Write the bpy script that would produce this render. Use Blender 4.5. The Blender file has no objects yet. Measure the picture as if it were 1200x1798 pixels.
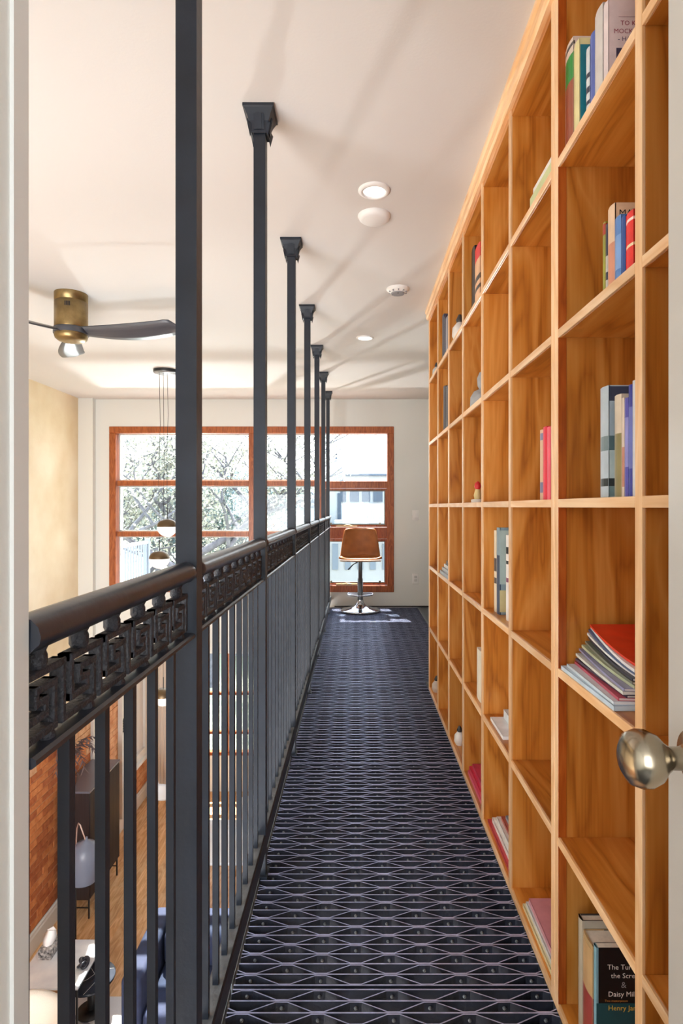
import bpy, bmesh, math, random
from mathutils import Vector, Matrix

S = bpy.context.scene
C = S.collection
R = random.Random(7)
F = 1030.0                      # focal length in photo pixels, vanishing point (625, 890)
EYE = 1.175

# ------------------------------------------------------------------ camera
cam_d = bpy.data.cameras.new('camera'); cam = bpy.data.objects.new('camera', cam_d); C.objects.link(cam)
cam.location = (0, 0, EYE); cam.rotation_euler = (math.pi/2, 0, 0)
cam_d.sensor_fit = 'VERTICAL'; cam_d.sensor_height = 36.0; cam_d.sensor_width = 36.0
cam_d.lens = F/1798*36.0
cam_d.shift_x = -25/1798; cam_d.shift_y = -9/1798
cam_d.clip_start = 0.02; cam_d.clip_end = 300
S.camera = cam

# ------------------------------------------------------------------ world, sun, fill lamps, exposure
S.view_settings.view_transform = 'Standard'; S.view_settings.look = 'None'
S.view_settings.gamma = 1.0; S.view_settings.use_curve_mapping = False
S.view_settings.exposure = 0.95
S.cycles.use_denoising = True
S.cycles.max_bounces = 10; S.cycles.diffuse_bounces = 6; S.cycles.glossy_bounces = 4
S.cycles.transparent_max_bounces = 12; S.cycles.sample_clamp_indirect = 8.0
S.cycles.caustics_reflective = False; S.cycles.caustics_refractive = False

W = bpy.data.worlds.new('world'); S.world = W; W.use_nodes = True
wn = W.node_tree; bg = wn.nodes['Background']
tc = wn.nodes.new('ShaderNodeTexCoord'); sp = wn.nodes.new('ShaderNodeSeparateXYZ')
cr = wn.nodes.new('ShaderNodeValToRGB')
wn.links.new(tc.outputs['Generated'], sp.inputs[0]); wn.links.new(sp.outputs['Z'], cr.inputs[0])
cr.color_ramp.elements[0].position = 0.0; cr.color_ramp.elements[0].color = (0.95, 0.97, 1.0, 1)
cr.color_ramp.elements[1].position = 1.0; cr.color_ramp.elements[1].color = (0.62, 0.78, 1.0, 1)
wn.links.new(cr.outputs[0], bg.inputs[0]); bg.inputs[1].default_value = 3.2

def light(name, kind, loc, direction, energy, color=(1, 1, 1), size=None, size_y=None, **kw):
    l = bpy.data.lights.new(name, kind); o = bpy.data.objects.new(name, l); C.objects.link(o)
    o.location = loc; o.rotation_euler = Vector(direction).to_track_quat('-Z', 'Y').to_euler()
    l.energy = energy; l.color = color
    if kind == 'AREA':
        l.shape = 'RECTANGLE'; l.size = size; l.size_y = size_y or size
    for k, v in kw.items(): setattr(l, k, v)
    return o
light('sun', 'SUN', (0, 20, 20), (0.10, -0.454, -0.891), 15.0, (1, 0.93, 0.82), angle=0.009)
# unseen fill lamps added at near wall and behind camera, no windows built there
light('near_fill_upper', 'AREA', (-1.85, 0.54, 0.8), (0, 1, 0.0), 36, (0.95, 0.98, 1.0), 1.9, 1.3)
light('near_fill_lower', 'AREA', (-1.85, 0.54, -1.55), (0, 1, -0.1), 140, (0.97, 0.98, 1.0), 2.0, 2.1)
light('camera_room_fill', 'AREA', (0.0, -2.0, 1.5), (0, 1, -0.05), 40, (0.96, 0.98, 1.0), 2.4, 1.8)
# spot lamp added for an assumed sun reflection, thrown up through the big window onto the ceiling
light('assumed_glint_spot', 'SPOT', (-3.3, 11.5, -0.7), (0.42, -1.0, 0.36), 900, (1, 0.97, 0.95),
      shadow_soft_size=0.16, spot_size=1.1, spot_blend=0.4)  # added lamp, hidden behind a post, casts the post shadows on the ceiling

# ------------------------------------------------------------------ helpers
def srgb(r, g, b):
    def f(c):
        c /= 255.0
        return c/12.92 if c <= 0.04045 else ((c+0.055)/1.055)**2.4
    return (f(r), f(g), f(b), 1.0)

MATS = {}
def mat(name, col, rough=0.5, metal=0.0, spec=0.5, emit=None, bump=0.0, bump_scale=60, var=0.0, var_scale=4.0,
        col2=None, stretch=None, coat=0.0, trans=0.0):
    if name in MATS: return MATS[name]
    m = bpy.data.materials.new(name); m.use_nodes = True; MATS[name] = m
    n = m.node_tree.nodes; L = m.node_tree.links; b = n['Principled BSDF']
    b.inputs['Base Color'].default_value = col; b.inputs['Roughness'].default_value = rough
    b.inputs['Metallic'].default_value = metal; b.inputs['Specular IOR Level'].default_value = spec
    if coat: b.inputs['Coat Weight'].default_value = coat; b.inputs['Coat Roughness'].default_value = 0.15
    if trans: b.inputs['Transmission Weight'].default_value = trans
    if emit: b.inputs['Emission Color'].default_value = emit[0]; b.inputs['Emission Strength'].default_value = emit[1]
    if bump or var or col2:
        t = n.new('ShaderNodeTexCoord'); mp = n.new('ShaderNodeMapping'); oi = n.new('ShaderNodeObjectInfo')
        ml = n.new('ShaderNodeMath'); ml.operation = 'MULTIPLY'; ml.inputs[1].default_value = 37.0
        L.new(oi.outputs['Random'], ml.inputs[0]); L.new(t.outputs['Object'], mp.inputs['Vector'])
        L.new(ml.outputs[0], mp.inputs['Location'])
        if stretch: mp.inputs['Scale'].default_value = stretch
        if var or col2:
            ns = n.new('ShaderNodeTexNoise'); ns.inputs['Scale'].default_value = var_scale; ns.inputs['Detail'].default_value = 5
            L.new(mp.outputs[0], ns.inputs['Vector'])
            r = n.new('ShaderNodeValToRGB'); L.new(ns.outputs['Fac'], r.inputs[0])
            r.color_ramp.elements[0].position = 0.3; r.color_ramp.elements[1].position = 0.7
            if col2: a, c = col, col2
            else:
                a = tuple(max(0, x*(1-var)) for x in col[:3])+(1,); c = tuple(min(1, x*(1+var)) for x in col[:3])+(1,)
            r.color_ramp.elements[0].color = a; r.color_ramp.elements[1].color = c
            L.new(r.outputs[0], b.inputs['Base Color'])
        if bump:
            nb = n.new('ShaderNodeTexNoise'); nb.inputs['Scale'].default_value = bump_scale; nb.inputs['Detail'].default_value = 4
            L.new(mp.outputs[0], nb.inputs['Vector'])
            bp = n.new('ShaderNodeBump'); bp.inputs['Strength'].default_value = bump; bp.inputs['Distance'].default_value = 0.01
            L.new(nb.outputs['Fac'], bp.inputs['Height']); L.new(bp.outputs[0], b.inputs['Normal'])
    return m

def wood(name, dark, mid, lite, axis='Z', rough=0.35, scale=1.0, coat=0.15, rand=0.15):
    """flat-sawn wood: wavy long figure plus fine pores, grain along axis"""
    if name in MATS: return MATS[name]
    m = bpy.data.materials.new(name); m.use_nodes = True; MATS[name] = m
    n = m.node_tree.nodes; L = m.node_tree.links; b = n['Principled BSDF']
    t = n.new('ShaderNodeTexCoord'); mp = n.new('ShaderNodeMapping'); oi = n.new('ShaderNodeObjectInfo')
    ml = n.new('ShaderNodeMath'); ml.operation = 'MULTIPLY'; ml.inputs[1].default_value = 53.0
    L.new(oi.outputs['Random'], ml.inputs[0]); L.new(ml.outputs[0], mp.inputs['Location'])
    L.new(t.outputs['Object'], mp.inputs['Vector'])
    sc = [9*scale]*3; sc['XYZ'.index(axis)] = 1.3*scale
    mp.inputs['Scale'].default_value = sc
    n1 = n.new('ShaderNodeTexNoise'); n1.inputs['Scale'].default_value = 0.9; n1.inputs['Detail'].default_value = 3; n1.inputs['Distortion'].default_value = 0.6
    L.new(mp.outputs[0], n1.inputs['Vector'])
    ma = n.new('ShaderNodeMath'); ma.operation = 'MULTIPLY'; ma.inputs[1].default_value = 5.0
    L.new(n1.outputs['Fac'], ma.inputs[0])
    fr = n.new('ShaderNodeMath'); fr.operation = 'PINGPONG'; fr.inputs[1].default_value = 0.5
    L.new(ma.outputs[0], fr.inputs[0])
    mp2 = n.new('ShaderNodeMapping'); sc2 = [150*scale]*3; sc2['XYZ'.index(axis)] = 4*scale
    mp2.inputs['Scale'].default_value = sc2; L.new(t.outputs['Object'], mp2.inputs['Vector'])
    n2 = n.new('ShaderNodeTexNoise'); n2.inputs['Scale'].default_value = 1.0; n2.inputs['Detail'].default_value = 2
    L.new(mp2.outputs[0], n2.inputs['Vector'])
    mx = n.new('ShaderNodeMath'); mx.operation = 'MULTIPLY_ADD'; mx.inputs[1].default_value = 0.45
    L.new(n2.outputs['Fac'], mx.inputs[0]); L.new(fr.outputs[0], mx.inputs[2])
    r = n.new('ShaderNodeValToRGB'); L.new(mx.outputs[0], r.inputs[0])
    r.color_ramp.elements[0].position = 0.10; r.color_ramp.elements[0].color = dark
    r.color_ramp.elements[1].position = 0.75; r.color_ramp.elements[1].color = lite
    e = r.color_ramp.elements.new(0.40); e.color = mid
    hs = n.new('ShaderNodeHueSaturation'); mr = n.new('ShaderNodeMapRange')
    mr.inputs['To Min'].default_value = 1-rand; mr.inputs['To Max'].default_value = 1+rand
    L.new(oi.outputs['Random'], mr.inputs['Value']); L.new(mr.outputs[0], hs.inputs['Value'])
    L.new(r.outputs[0], hs.inputs['Color']); L.new(hs.outputs[0], b.inputs['Base Color'])
    b.inputs['Roughness'].default_value = rough
    b.inputs['Coat Weight'].default_value = coat; b.inputs['Coat Roughness'].default_value = 0.2
    return m

def glass_mat():
    m = bpy.data.materials.new('window_glass'); m.use_nodes = True
    n = m.node_tree.nodes; L = m.node_tree.links; n.remove(n['Principled BSDF'])
    tr = n.new('ShaderNodeBsdfTransparent'); gl = n.new('ShaderNodeBsdfGlossy'); gl.inputs['Roughness'].default_value = 0.02
    tr.inputs[0].default_value = (0.95, 0.97, 0.97, 1)
    fr = n.new('ShaderNodeFresnel'); fr.inputs[0].default_value = 1.45
    mx = n.new('ShaderNodeMixShader')
    ge = n.new('ShaderNodeNewGeometry'); sb = n.new('ShaderNodeMath'); sb.operation = 'SUBTRACT'; sb.use_clamp = True   # reflect at the entry face only
    L.new(fr.outputs[0], sb.inputs[0]); L.new(ge.outputs['Backfacing'], sb.inputs[1])
    L.new(sb.outputs[0], mx.inputs[0]); L.new(tr.outputs[0], mx.inputs[1]); L.new(gl.outputs[0], mx.inputs[2])
    L.new(mx.outputs[0], n['Material Output'].inputs['Surface'])
    return m

class MB:
    def __init__(s): s.v = []; s.f = []; s.sm = []
    def add(s, vs, fs, smooth=False):
        o = len(s.v); s.v += [tuple(p) for p in vs]; s.f += [tuple(i+o for i in f) for f in fs]; s.sm += [smooth]*len(fs); return s
    def box(s, x0, x1, y0, y1, z0, z1):
        return s.add([(x0,y0,z0),(x1,y0,z0),(x1,y1,z0),(x0,y1,z0),(x0,y0,z1),(x1,y0,z1),(x1,y1,z1),(x0,y1,z1)],
                     [(0,3,2,1),(4,5,6,7),(0,1,5,4),(1,2,6,5),(2,3,7,6),(3,0,4,7)])
    def loft(s, rings, caps=True, smooth=False, closed=True):
        n = len(rings[0]); vs = [p for r in rings for p in r]; fs = []
        for i in range(len(rings)-1):
            for j in range(n if closed else n-1):
                k = (j+1) % n
                fs.append((i*n+j, i*n+k, (i+1)*n+k, (i+1)*n+j))
        s.add(vs, fs, smooth)
        if caps and closed:
            s.add(rings[0], [tuple(range(n-1, -1, -1))]); s.add(rings[-1], [tuple(range(n))])
        return s
    def prism(s, prof, y0, y1, smooth=False):      # prof: (x,z) list counter-clockwise seen from -Y
        return s.loft([[(x, y0, z) for x, z in prof], [(x, y1, z) for x, z in prof]], True, smooth)
    def tube(s, pts, rad, n=8, smooth=True, caps=True):
        rings = []; pts = [Vector(p) for p in pts]
        if not isinstance(rad, (list, tuple)): rad = [rad]*len(pts)
        up = Vector((0, 0, 1)); prev = None
        for i, p in enumerate(pts):
            t = (pts[min(i+1, len(pts)-1)]-pts[max(i-1, 0)]).normalized()
            if prev is None:
                a = t.orthogonal().normalized()
            else:
                a = (prev-t*prev.dot(t)); a = a.normalized() if a.length > 1e-6 else t.orthogonal().normalized()
            prev = a; b = t.cross(a)
            rings.append([tuple(p+(a*math.cos(2*math.pi*j/n)+b*math.sin(2*math.pi*j/n))*rad[i]) for j in range(n)])
        return s.loft(rings, caps, smooth)
    def lathe(s, prof, c=(0, 0, 0), n=24, smooth=True, caps=True):   # prof: (r,z) from bottom to top
        rings = [[(c[0]+r*math.cos(2*math.pi*j/n), c[1]+r*math.sin(2*math.pi*j/n), c[2]+z) for j in range(n)] for r, z in prof]
        return s.loft(rings, caps, smooth)
    def sq(s, prof, c=(0, 0)):                      # square loft: (half, z)
        return s.loft([[(c[0]-h, c[1]-h, z), (c[0]+h, c[1]-h, z), (c[0]+h, c[1]+h, z), (c[0]-h, c[1]+h, z)] for h, z in prof])
    def mesh(s, name):
        me = bpy.data.meshes.new(name); me.from_pydata(s.v, [], s.f); me.update()
        me.polygons.foreach_set('use_smooth', s.sm)
        bm = bmesh.new(); bm.from_mesh(me); bmesh.ops.recalc_face_normals(bm, faces=bm.faces); bm.to_mesh(me); bm.free()
        return me
    def build(s, name, m=None, parent=None, loc=None, bevel=0, seg=2):
        me = s.mesh(name)
        if bevel:
            bm = bmesh.new(); bm.from_mesh(me); bmesh.ops.remove_doubles(bm, verts=bm.verts, dist=1e-6)
            bmesh.ops.bevel(bm, geom=[e for e in bm.edges if e.calc_face_angle(0) > 0.5], offset=bevel, segments=seg, profile=0.5, affect='EDGES')
            for f in bm.faces: f.smooth = seg > 1
            bm.to_mesh(me); bm.free()
        return put(name, me, m, parent, loc)

def put(name, me, m=None, parent=None, loc=None):
    o = bpy.data.objects.new(name, me); C.objects.link(o)
    if m is not None and not me.materials: me.materials.append(m)
    if parent: o.parent = parent
    if loc is not None: o.location = loc
    return o
def box(name, x0, x1, y0, y1, z0, z1, m, parent=None, bevel=0, seg=2):
    return MB().box(x0, x1, y0, y1, z0, z1).build(name, m, parent, None, bevel, seg)
def cbox(name, cx, cy, cz, sx, sy, sz, m, parent=None, bevel=0, seg=2):
    """box with its own origin in its centre, so textures vary from copy to copy"""
    return MB().box(-sx/2, sx/2, -sy/2, sy/2, -sz/2, sz/2).build(name, m, parent, (cx, cy, cz), bevel, seg)
def tag(o, label, cat=None, group=None, kind=None):
    o['label'] = label
    if cat: o['category'] = cat
    if group: o['group'] = group
    if kind: o['kind'] = kind
    return o
def struct(o, label=None):
    o['kind'] = 'structure'
    if label: o['label'] = label
    return o
def empty(name, loc=(0, 0, 0), rz=0, parent=None):
    o = bpy.data.objects.new(name, None); C.objects.link(o); o.location = loc; o.rotation_euler = (0, 0, rz); o.empty_display_size = 0.05
    if parent: o.parent = parent
    return o
def copy_tree(o, parent=None):
    c = o.copy(); C.objects.link(c); c.parent = parent
    for ch in list(o.children): copy_tree(ch, c)
    return c
def px(x, y, d): return ((x-625)*d/F, d, EYE-(y-890)*d/F)      # a pixel at a known distance

# ------------------------------------------------------------------ materials
M_white = mat('wall_paint', srgb(226, 226, 222), 0.7, bump=0.05, bump_scale=180)
M_ceil = mat('ceiling_paint', srgb(216, 212, 209), 0.75, bump=0.04, bump_scale=120)
M_plaster = mat('venetian_plaster', srgb(222, 198, 158), 0.55, col2=srgb(240, 224, 194), var_scale=2.2, bump=0.08, bump_scale=30)
M_trim = mat('white_gloss_trim', srgb(222, 221, 218), 0.35)
M_iron = mat('black_iron', srgb(30, 36, 46), 0.44, spec=0.45, var=0.25, var_scale=9, bump=0.10, bump_scale=40)
M_cast = mat('cast_iron', srgb(42, 43, 50), 0.55, spec=0.5, var=0.3, var_scale=60, bump=0.45, bump_scale=220)
M_rail = mat('handrail_iron', srgb(34, 39, 49), 0.30, spec=0.7, var=0.2, var_scale=18, bump=0.05, bump_scale=40)
M_grey_iron = mat('worn_iron', srgb(105, 110, 114), 0.5, metal=0.3, var=0.25, var_scale=30, bump=0.2, bump_scale=80)
M_grate = mat('grating_steel', srgb(30, 34, 46), 0.6, metal=0.0, spec=0.25, var=0.35, var_scale=14, bump=0.2, bump_scale=90)
M_bar_sheen = mat('bar_top_sheen', srgb(176, 184, 222), 0.40, metal=0.5, spec=0.6, var=0.25, var_scale=40)  # pale blue sheen of the window put into the bar tops' colour
M_pan = mat('under_pan', srgb(18, 19, 22), 0.6)
M_slab = mat('dark_slab', srgb(46, 52, 60), 0.35, var=0.15, var_scale=8)
BW = (srgb(150, 82, 22), srgb(192, 120, 44), srgb(208, 142, 68))
M_wz = wood('birch_vertical', *BW, axis='Z'); M_wy = wood('birch_lengthwise', *BW, axis='Y')
M_wedge = wood('birch_front_edge', srgb(222, 170, 116), srgb(233, 186, 134), srgb(242, 204, 160), axis='Z', scale=1.5)
M_wedge_y = wood('birch_front_edge_long', srgb(222, 170, 116), srgb(233, 186, 134), srgb(242, 204, 160), axis='Y', scale=1.5)
M_wred = wood('cherry_stile', srgb(140, 62, 14), srgb(165, 78, 20), srgb(184, 96, 34), axis='Z', scale=2)
M_frame = wood('window_timber', srgb(126, 60, 22), srgb(156, 80, 34), srgb(178, 98, 48), axis='Z', scale=3, rand=0.04)
M_oak = wood('oak_floor', srgb(184, 134, 84), srgb(210, 162, 112), srgb(226, 186, 140), axis='Y', scale=1.4, rand=0.13, rough=0.4)
M_mortar = mat('mortar', srgb(196, 150, 112), 0.9, bump=0.3)
M_brick = mat('brick', srgb(196, 112, 58), 0.85, col2=srgb(222, 146, 90), var_scale=16, bump=0.4, bump_scale=70)
M_brick2 = mat('brick_dark', srgb(164, 86, 48), 0.85, col2=srgb(196, 116, 68), var_scale=16, bump=0.4, bump_scale=70)
M_brick3 = mat('brick_pale', srgb(206, 150, 108), 0.85, col2=srgb(226, 186, 148), var_scale=16, bump=0.4, bump_scale=70)
M_glass = glass_mat()
M_brass = mat('antique_brass', srgb(150, 128, 88), 0.34, metal=0.9, var=0.15, var_scale=30)
M_nickel = mat('aged_nickel', srgb(172, 160, 140), 0.22, metal=1.0, var=0.35, var_scale=18)
M_chrome = mat('chrome', srgb(190, 195, 205), 0.12, metal=1.0)
M_black = mat('black_plastic', srgb(26, 26, 28), 0.4)
M_opal = mat('opal_glass', srgb(248, 246, 240), 0.25, emit=((1, 0.96, 0.9, 1), 0.35))
M_led = mat('led_disc', srgb(245, 245, 242), 0.4, emit=((1, 0.97, 0.93, 1), 0.8))
M_whitep = mat('white_plastic', srgb(236, 234, 232), 0.4)
M_paper = mat('paper', srgb(232, 226, 212), 0.8, var=0.08, var_scale=120, stretch=(1, 1, 1))
M_leather = mat('tan_leather', srgb(164, 100, 48), 0.38, var=0.15, var_scale=12, bump=0.12, bump_scale=120)
M_blade = mat('fan_blade', srgb(70, 72, 80), 0.3, spec=0.6, var=0.15, stretch=(2, 14, 2), var_scale=6)
M_navy = mat('navy_velvet', srgb(38, 48, 78), 0.8, var=0.15, var_scale=20, bump=0.1, bump_scale=150)
M_cream = mat('cream_boucle', srgb(226, 218, 206), 0.95, bump=0.5, bump_scale=140)
M_marble = mat('white_marble', srgb(236, 236, 238), 0.15, col2=srgb(205, 208, 216), var_scale=5)
M_cabinet = mat('black_oak', srgb(44, 36, 38), 0.4, var=0.3, stretch=(30, 30, 1), var_scale=3)

# ------------------------------------------------------------------ big structure
ZL = -3.265                     # hardwood floor of the living room below
struct(box('ceiling', -3.4, 2.1, -2.2, 7.05, 2.44, 2.56, M_ceil), 'smooth off-white ceiling')
struct(box('wall_left', -3.4, -3.23, 0.38, 7.05, -1.12, 2.44, M_plaster), 'warm beige Venetian plaster wall above the brick')
# far wall of the gallery, built round its window opening
wf = MB()
WX0, WX1, WZ0, WZ1, WY = -2.90, 0.449, 0.172, 2.119, 6.9
wf.box(-3.23, WX0, WY, WY+.15, -.55, 2.44); wf.box(WX1, 1.95, WY, WY+.15, -.55, 2.44)
wf.box(WX0, WX1, WY, WY+.15, WZ1, 2.44); wf.box(WX0, WX1, WY, WY+.15, -.55, WZ0)
struct(wf.build('wall_far', M_white), 'white end wall around the timber window')
struct(box('trim_1', -3.23, -3.06, 6.82, 6.9, -.55, 2.44, M_white), 'shallow white boxed chase in the corner')
# near wall with the doorway the camera looks through
wn_ = MB()
wn_.box(-.9, -.298, .38, .52, ZL, 2.44); wn_.box(-3.4, -2.85, .38, .52, ZL, 2.44)
wn_.box(-2.85, -.9, .38, .52, ZL, 2.44)
wn_.box(-.298, .9, .38, .52, ZL, -.06)
struct(wn_.build('wall_near', M_white, None, None), 'white wall and door jamb beside the railing')
cr_ = MB(); cr_.box(-1.6, -1.5, -2.2, .38, 0, 2.44); cr_.box(1.2, 1.3, -2.2, .38, 0, 2.44); cr_.box(-1.6, 1.3, -2.3, -2.2, -.2, 2.44); cr_.box(.765, 1.2, .38, .52, 0, 2.44)
struct(cr_.build('wall_camera_room', M_white), 'white walls of the small room before the walkway')
struct(box('trim_2', -.302, -.2945, .505, .528, 0, 2.44, M_trim), 'thin bright edge bead on the door jamb')
struct(box('wall_right', .765, .9, .52, 3.79, ZL, 2.44, M_white), 'wall behind the bookcases')
wr = MB(); wr.box(.9, 1.95, 3.70, 3.79, -.3, 2.44); wr.box(1.95, 2.05, 3.70, 7.05, -.3, 2.44)
struct(wr.build('wall_return', M_white), 'white return wall past the bookcases')
struct(box('wall_lower_right', .9, 1.0, 3.79, 9.3, ZL, -.3, M_white))
struct(box('wall_door_side', .36, .765, .38, .52, 0, 2.44, M_white))
# camera-side room floor and slab beside the walkway
sl = MB(); sl.box(-1.5, 1.2, -2.2, .52, -.2, 0); sl.box(.47, .765, .52, 3.94, -.2, 0); sl.box(.735, 1.95, 3.94, 6.9, -.2, 0)
sl.box(.47, 1.95, 3.79, 3.94, -.2, -.001)
struct(sl.build('floor_slab', M_slab), 'dark solid floor beside the grating')
struct(box('trim_3', .72, .735, 3.95, 6.88, -.03, .004, M_grey_iron), 'pale metal strip along the grating edge')
struct(box('baseboard_far', -.25, 1.95, 6.885, 6.9, 0, .012, M_black), 'thin dark floor joint')

# ------------------------------------------------------------------ walkway grating
PITCH = 0.0333; PER = 0.176
def sheen_top(me):            # window reflection painted onto the upper edge as a lighter steel
    me.materials.append(M_grate); me.materials.append(M_bar_sheen)
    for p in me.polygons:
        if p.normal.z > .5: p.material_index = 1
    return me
def straight_bar(x0, x1):
    me = MB().box(x0, x1, -.0019, .0019, -.030, 0).mesh('bearing_bar'); return sheen_top(me)
def crimp(x0, x1, phase):
    pts = []; n0 = int(x0/PER)-2
    k = n0*2
    while k*PER/2 < x1+PER:
        c = k*PER/2
        yy = 0.0035 if (k+phase) % 2 == 0 else PITCH-0.0035
        pts += [(c-.014, yy), (c+.014, yy)]; k += 1
    # clip to x0..x1
    out = []
    for a, b in zip(pts[:-1], pts[1:]):
        if b[0] <= x0 or a[0] >= x1: continue
        f = lambda x: (x, a[1]+(b[1]-a[1])*(x-a[0])/(b[0]-a[0]))
        p = f(max(a[0], x0)); q = f(min(b[0], x1))
        if not out: out.append(p)
        out.append(q)
    m = MB(); h = .0015
    rings = [[(x, y-h, -.024), (x, y+h, -.024), (x, y+h, -.0005), (x, y-h, -.0005)] for x, y in out]
    m.loft(rings); return sheen_top(m.mesh('crimped_bar'))
walk = struct(empty('floor_walkway', (0, 0, 0)), 'riveted dark steel grating walkway')
joints = [0.53, 1.435, 2.69, 3.94, 5.20, 6.86]
panel_meshes = {}
for i in range(5):
    y0, y1 = joints[i]+.0065, joints[i+1]-.0065
    x0, x1 = -.300, (.47 if i < 3 else .72)
    p = empty('grating_panel', (0, y0, 0), parent=walk); 
    nb = round((y1-y0)/PITCH); pit = (y1-y0)/nb
    key = (x0, x1)
    if key not in panel_meshes: panel_meshes[key] = (straight_bar(x0, x1), crimp(x0, x1, 0), crimp(x0, x1, 1))
    sb, c0, c1 = panel_meshes[key]
    rv = MB()
    for k in range(nb+1):
        put('bearing_bar', sb, M_grate, p, (0, k*pit, 0))
        if k < nb: put('crimped_bar', (c0, c1)[k % 2], M_grate, p, (0, k*pit, 0))
        j = int(x0/PER)-1
        while j*PER < x1:
            cx = j*PER+((k+0) % 2)*PER/2
            if x0+.01 < cx < x1-.01:
                n = 8 if i < 2 else 6
                rings = []
                for rr, dy in ((.0045, 0), (.0042, -.002), (.0022, -.0035)):
                    rings.append([(cx+rr*math.cos(2*math.pi*a/n), k*pit-.0055+dy, -.0125+rr*math.sin(2*math.pi*a/n)) for a in range(n)])
                rv.loft(rings, True, True)
            j += 1
    rvo = rv.build('rivets', M_grey_iron, p); rvo['kind'] = 'stuff'
    e = box('edge_band', x0-.014, x0-.004, 0, y1-y0, -.035, .003, M_grey_iron, p)
    e2 = box('edge_band', x1+.0005, x1+.004, 0, y1-y0, -.035, 0, M_grey_iron, p)
# carrying beams below
for x in (-.306, .455):
    b = MB(); b.box(x-.03, x+.012, .53, 6.88, -.05, -.042); b.box(x-.004, x+.004, .53, 6.88, -.15, -.05); b.box(x-.03, x+.012, .53, 6.88, -.158, -.15)
    b.build('carrier_beam', M_iron, walk)

# ------------------------------------------------------------------ railing
rail = tag(empty('gallery_railing', (-.306, .53, 0)), 'black iron railing with Greek key band and floor-to-ceiling posts', 'railing')
rail_inv = Matrix.Translation((.306, -.53, 0))
def rl(name, mb, m, loc=(0, 0, 0), parent=None):      # geometry centred on the railing line
    o = mb.build(name, m); o.parent = parent or rail
    o.location = loc if parent else (loc[0], loc[1]-.53, loc[2])
    return o
HW = .019
posts = [1.057+HW] + [1.863+HW+.9144*k for k in range(6)]
pm = MB(); pm.sq([(HW, -.06), (HW, 2.44)]); pm_me = pm.mesh('post')
cap = MB()
cap.sq([(.049, 2.4395), (.049, 2.431), (.045, 2.428), (.037, 2.412), (.031, 2.395), (.0285, 2.378), (.0275, 2.362), (.0235, 2.360), (.0235, 2.364)])
for a in range(4):
    q = a*math.pi/2; ca, sa = math.cos(q), math.sin(q)
    # moulded face plate and the little hanging ears of each corner
    for (u0, u1, z0, z1, o0, o1) in ((-.016, .016, 2.368, 2.412, .027, .0365), (-.009, .009, 2.368, 2.414, .0285, .0385)):
        vs = []
        for (u, o, z) in ((u0, o0+.003, z0), (u1, o0+.003, z0), (u1, o1+.003, z1), (u0, o1+.003, z1), (u0, .02, z0), (u1, .02, z0), (u1, .02, z1), (u0, .02, z1)):
            vs.append((ca*u-sa*o, sa*u+ca*o, z))
        cap.add(vs, [(0, 1, 2, 3), (4, 7, 6, 5), (0, 4, 5, 1), (1, 5, 6, 2), (2, 6, 7, 3), (3, 7, 4, 0)])
    e = .027
    vs = [(ca*x-sa*y, sa*x+ca*y, z) for x, y, z in ((e, e, 2.40), (e+.009, e+.009, 2.385), (e+.001, e+.001, 2.345), (e-.008, e+.001, 2.385), (e+.001, e-.008, 2.385))]
    cap.add(vs, [(0, 1, 3), (1, 2, 3), (0, 4, 1), (1, 4, 2), (2, 4, 3), (0, 3, 4)])
cap_me = cap.mesh('post_cap')
for y in posts:
    p = put('post', pm_me, M_iron, rail, (0, y-.53, 0))
    put('post_cap', cap_me, M_iron, p, (0, 0, 0))
    MB().box(-HW-.006, HW+.006, -.03, .03, -.02, .006).build('foot_plate', M_iron, p)
# profile of the moulded handrail
hp = [(-.011, 1.042), (.011, 1.042), (.015, 1.046), (.020, 1.050), (.0215, 1.057), (.019, 1.066), (.012, 1.073), (0, 1.0755), (-.012, 1.073), (-.019, 1.066), (-.0215, 1.057), (-.020, 1.050), (-.015, 1.046)]
def handrail(y0, y1, r0, r1):
    m = MB(); rings = []
    zc = 1.059
    st = []
    if r0: st += [(y0+.0, .55), (y0+.004, .86), (y0+.012, 1.06), (y0+.024, 1.0)]
    else: st += [(y0, 1.0)]
    if r1: st += [(y1-.024, 1.0), (y1-.012, 1.06), (y1-.004, .86), (y1, .55)]
    else: st += [(y1, 1.0)]
    for y, s in st: rings.append([(x*s, y, zc+(z-zc)*s) for x, z in hp])
    m.loft(rings, True, True); return m
def key_mesh(u):
    """one unit of the cast Greek key, a double square spiral"""
    gx = u/5; gz = .0625/6; t = .0040; dp = .0075
    P = [(0, 0), (4, 0), (4, 4.4), (2.1, 4.4), (2.1, 3.1), (3.05, 3.1), (3.05, 1.7), (1, 1.7), (1, 6), (5, 6), (5, 0)]
    m = MB(); z0 = .954
    for i, (a, b) in enumerate(zip(P[:-1], P[1:])):
        y0, y1 = sorted((a[0]*gx, b[0]*gx)); w0, w1 = sorted((z0+t+a[1]*gz*.94, z0+t+b[1]*gz*.94))
        d = dp-(i % 2)*.0006
        y0 -= t; y1 += t; w0 -= t; w1 += t; e = .0014
        m.loft([[(-d, y0, w0), (-d, y1, w0), (-d, y1, w1), (-d, y0, w1)],
                [(d-e, y0, w0), (d-e, y1, w0), (d-e, y1, w1), (d-e, y0, w1)],
                [(d, y0+e, w0+e), (d, y1-e, w0+e), (d, y1-e, w1-e), (d, y0+e, w1-e)]])
    # ball spacers above, block spacers below
    c = 2.6*gx
    m.lathe([(.008, 1.020), (.0105, 1.025), (.0105, 1.033), (.009, 1.037), (.012, 1.043)], (0, c, 0), 10)
    m.lathe([(.009, .946), (.010, .949), (.008, .955)], (0, c+gx, 0), 8)
    return m.mesh('key_unit')
bal = MB(); hb = .0063
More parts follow.
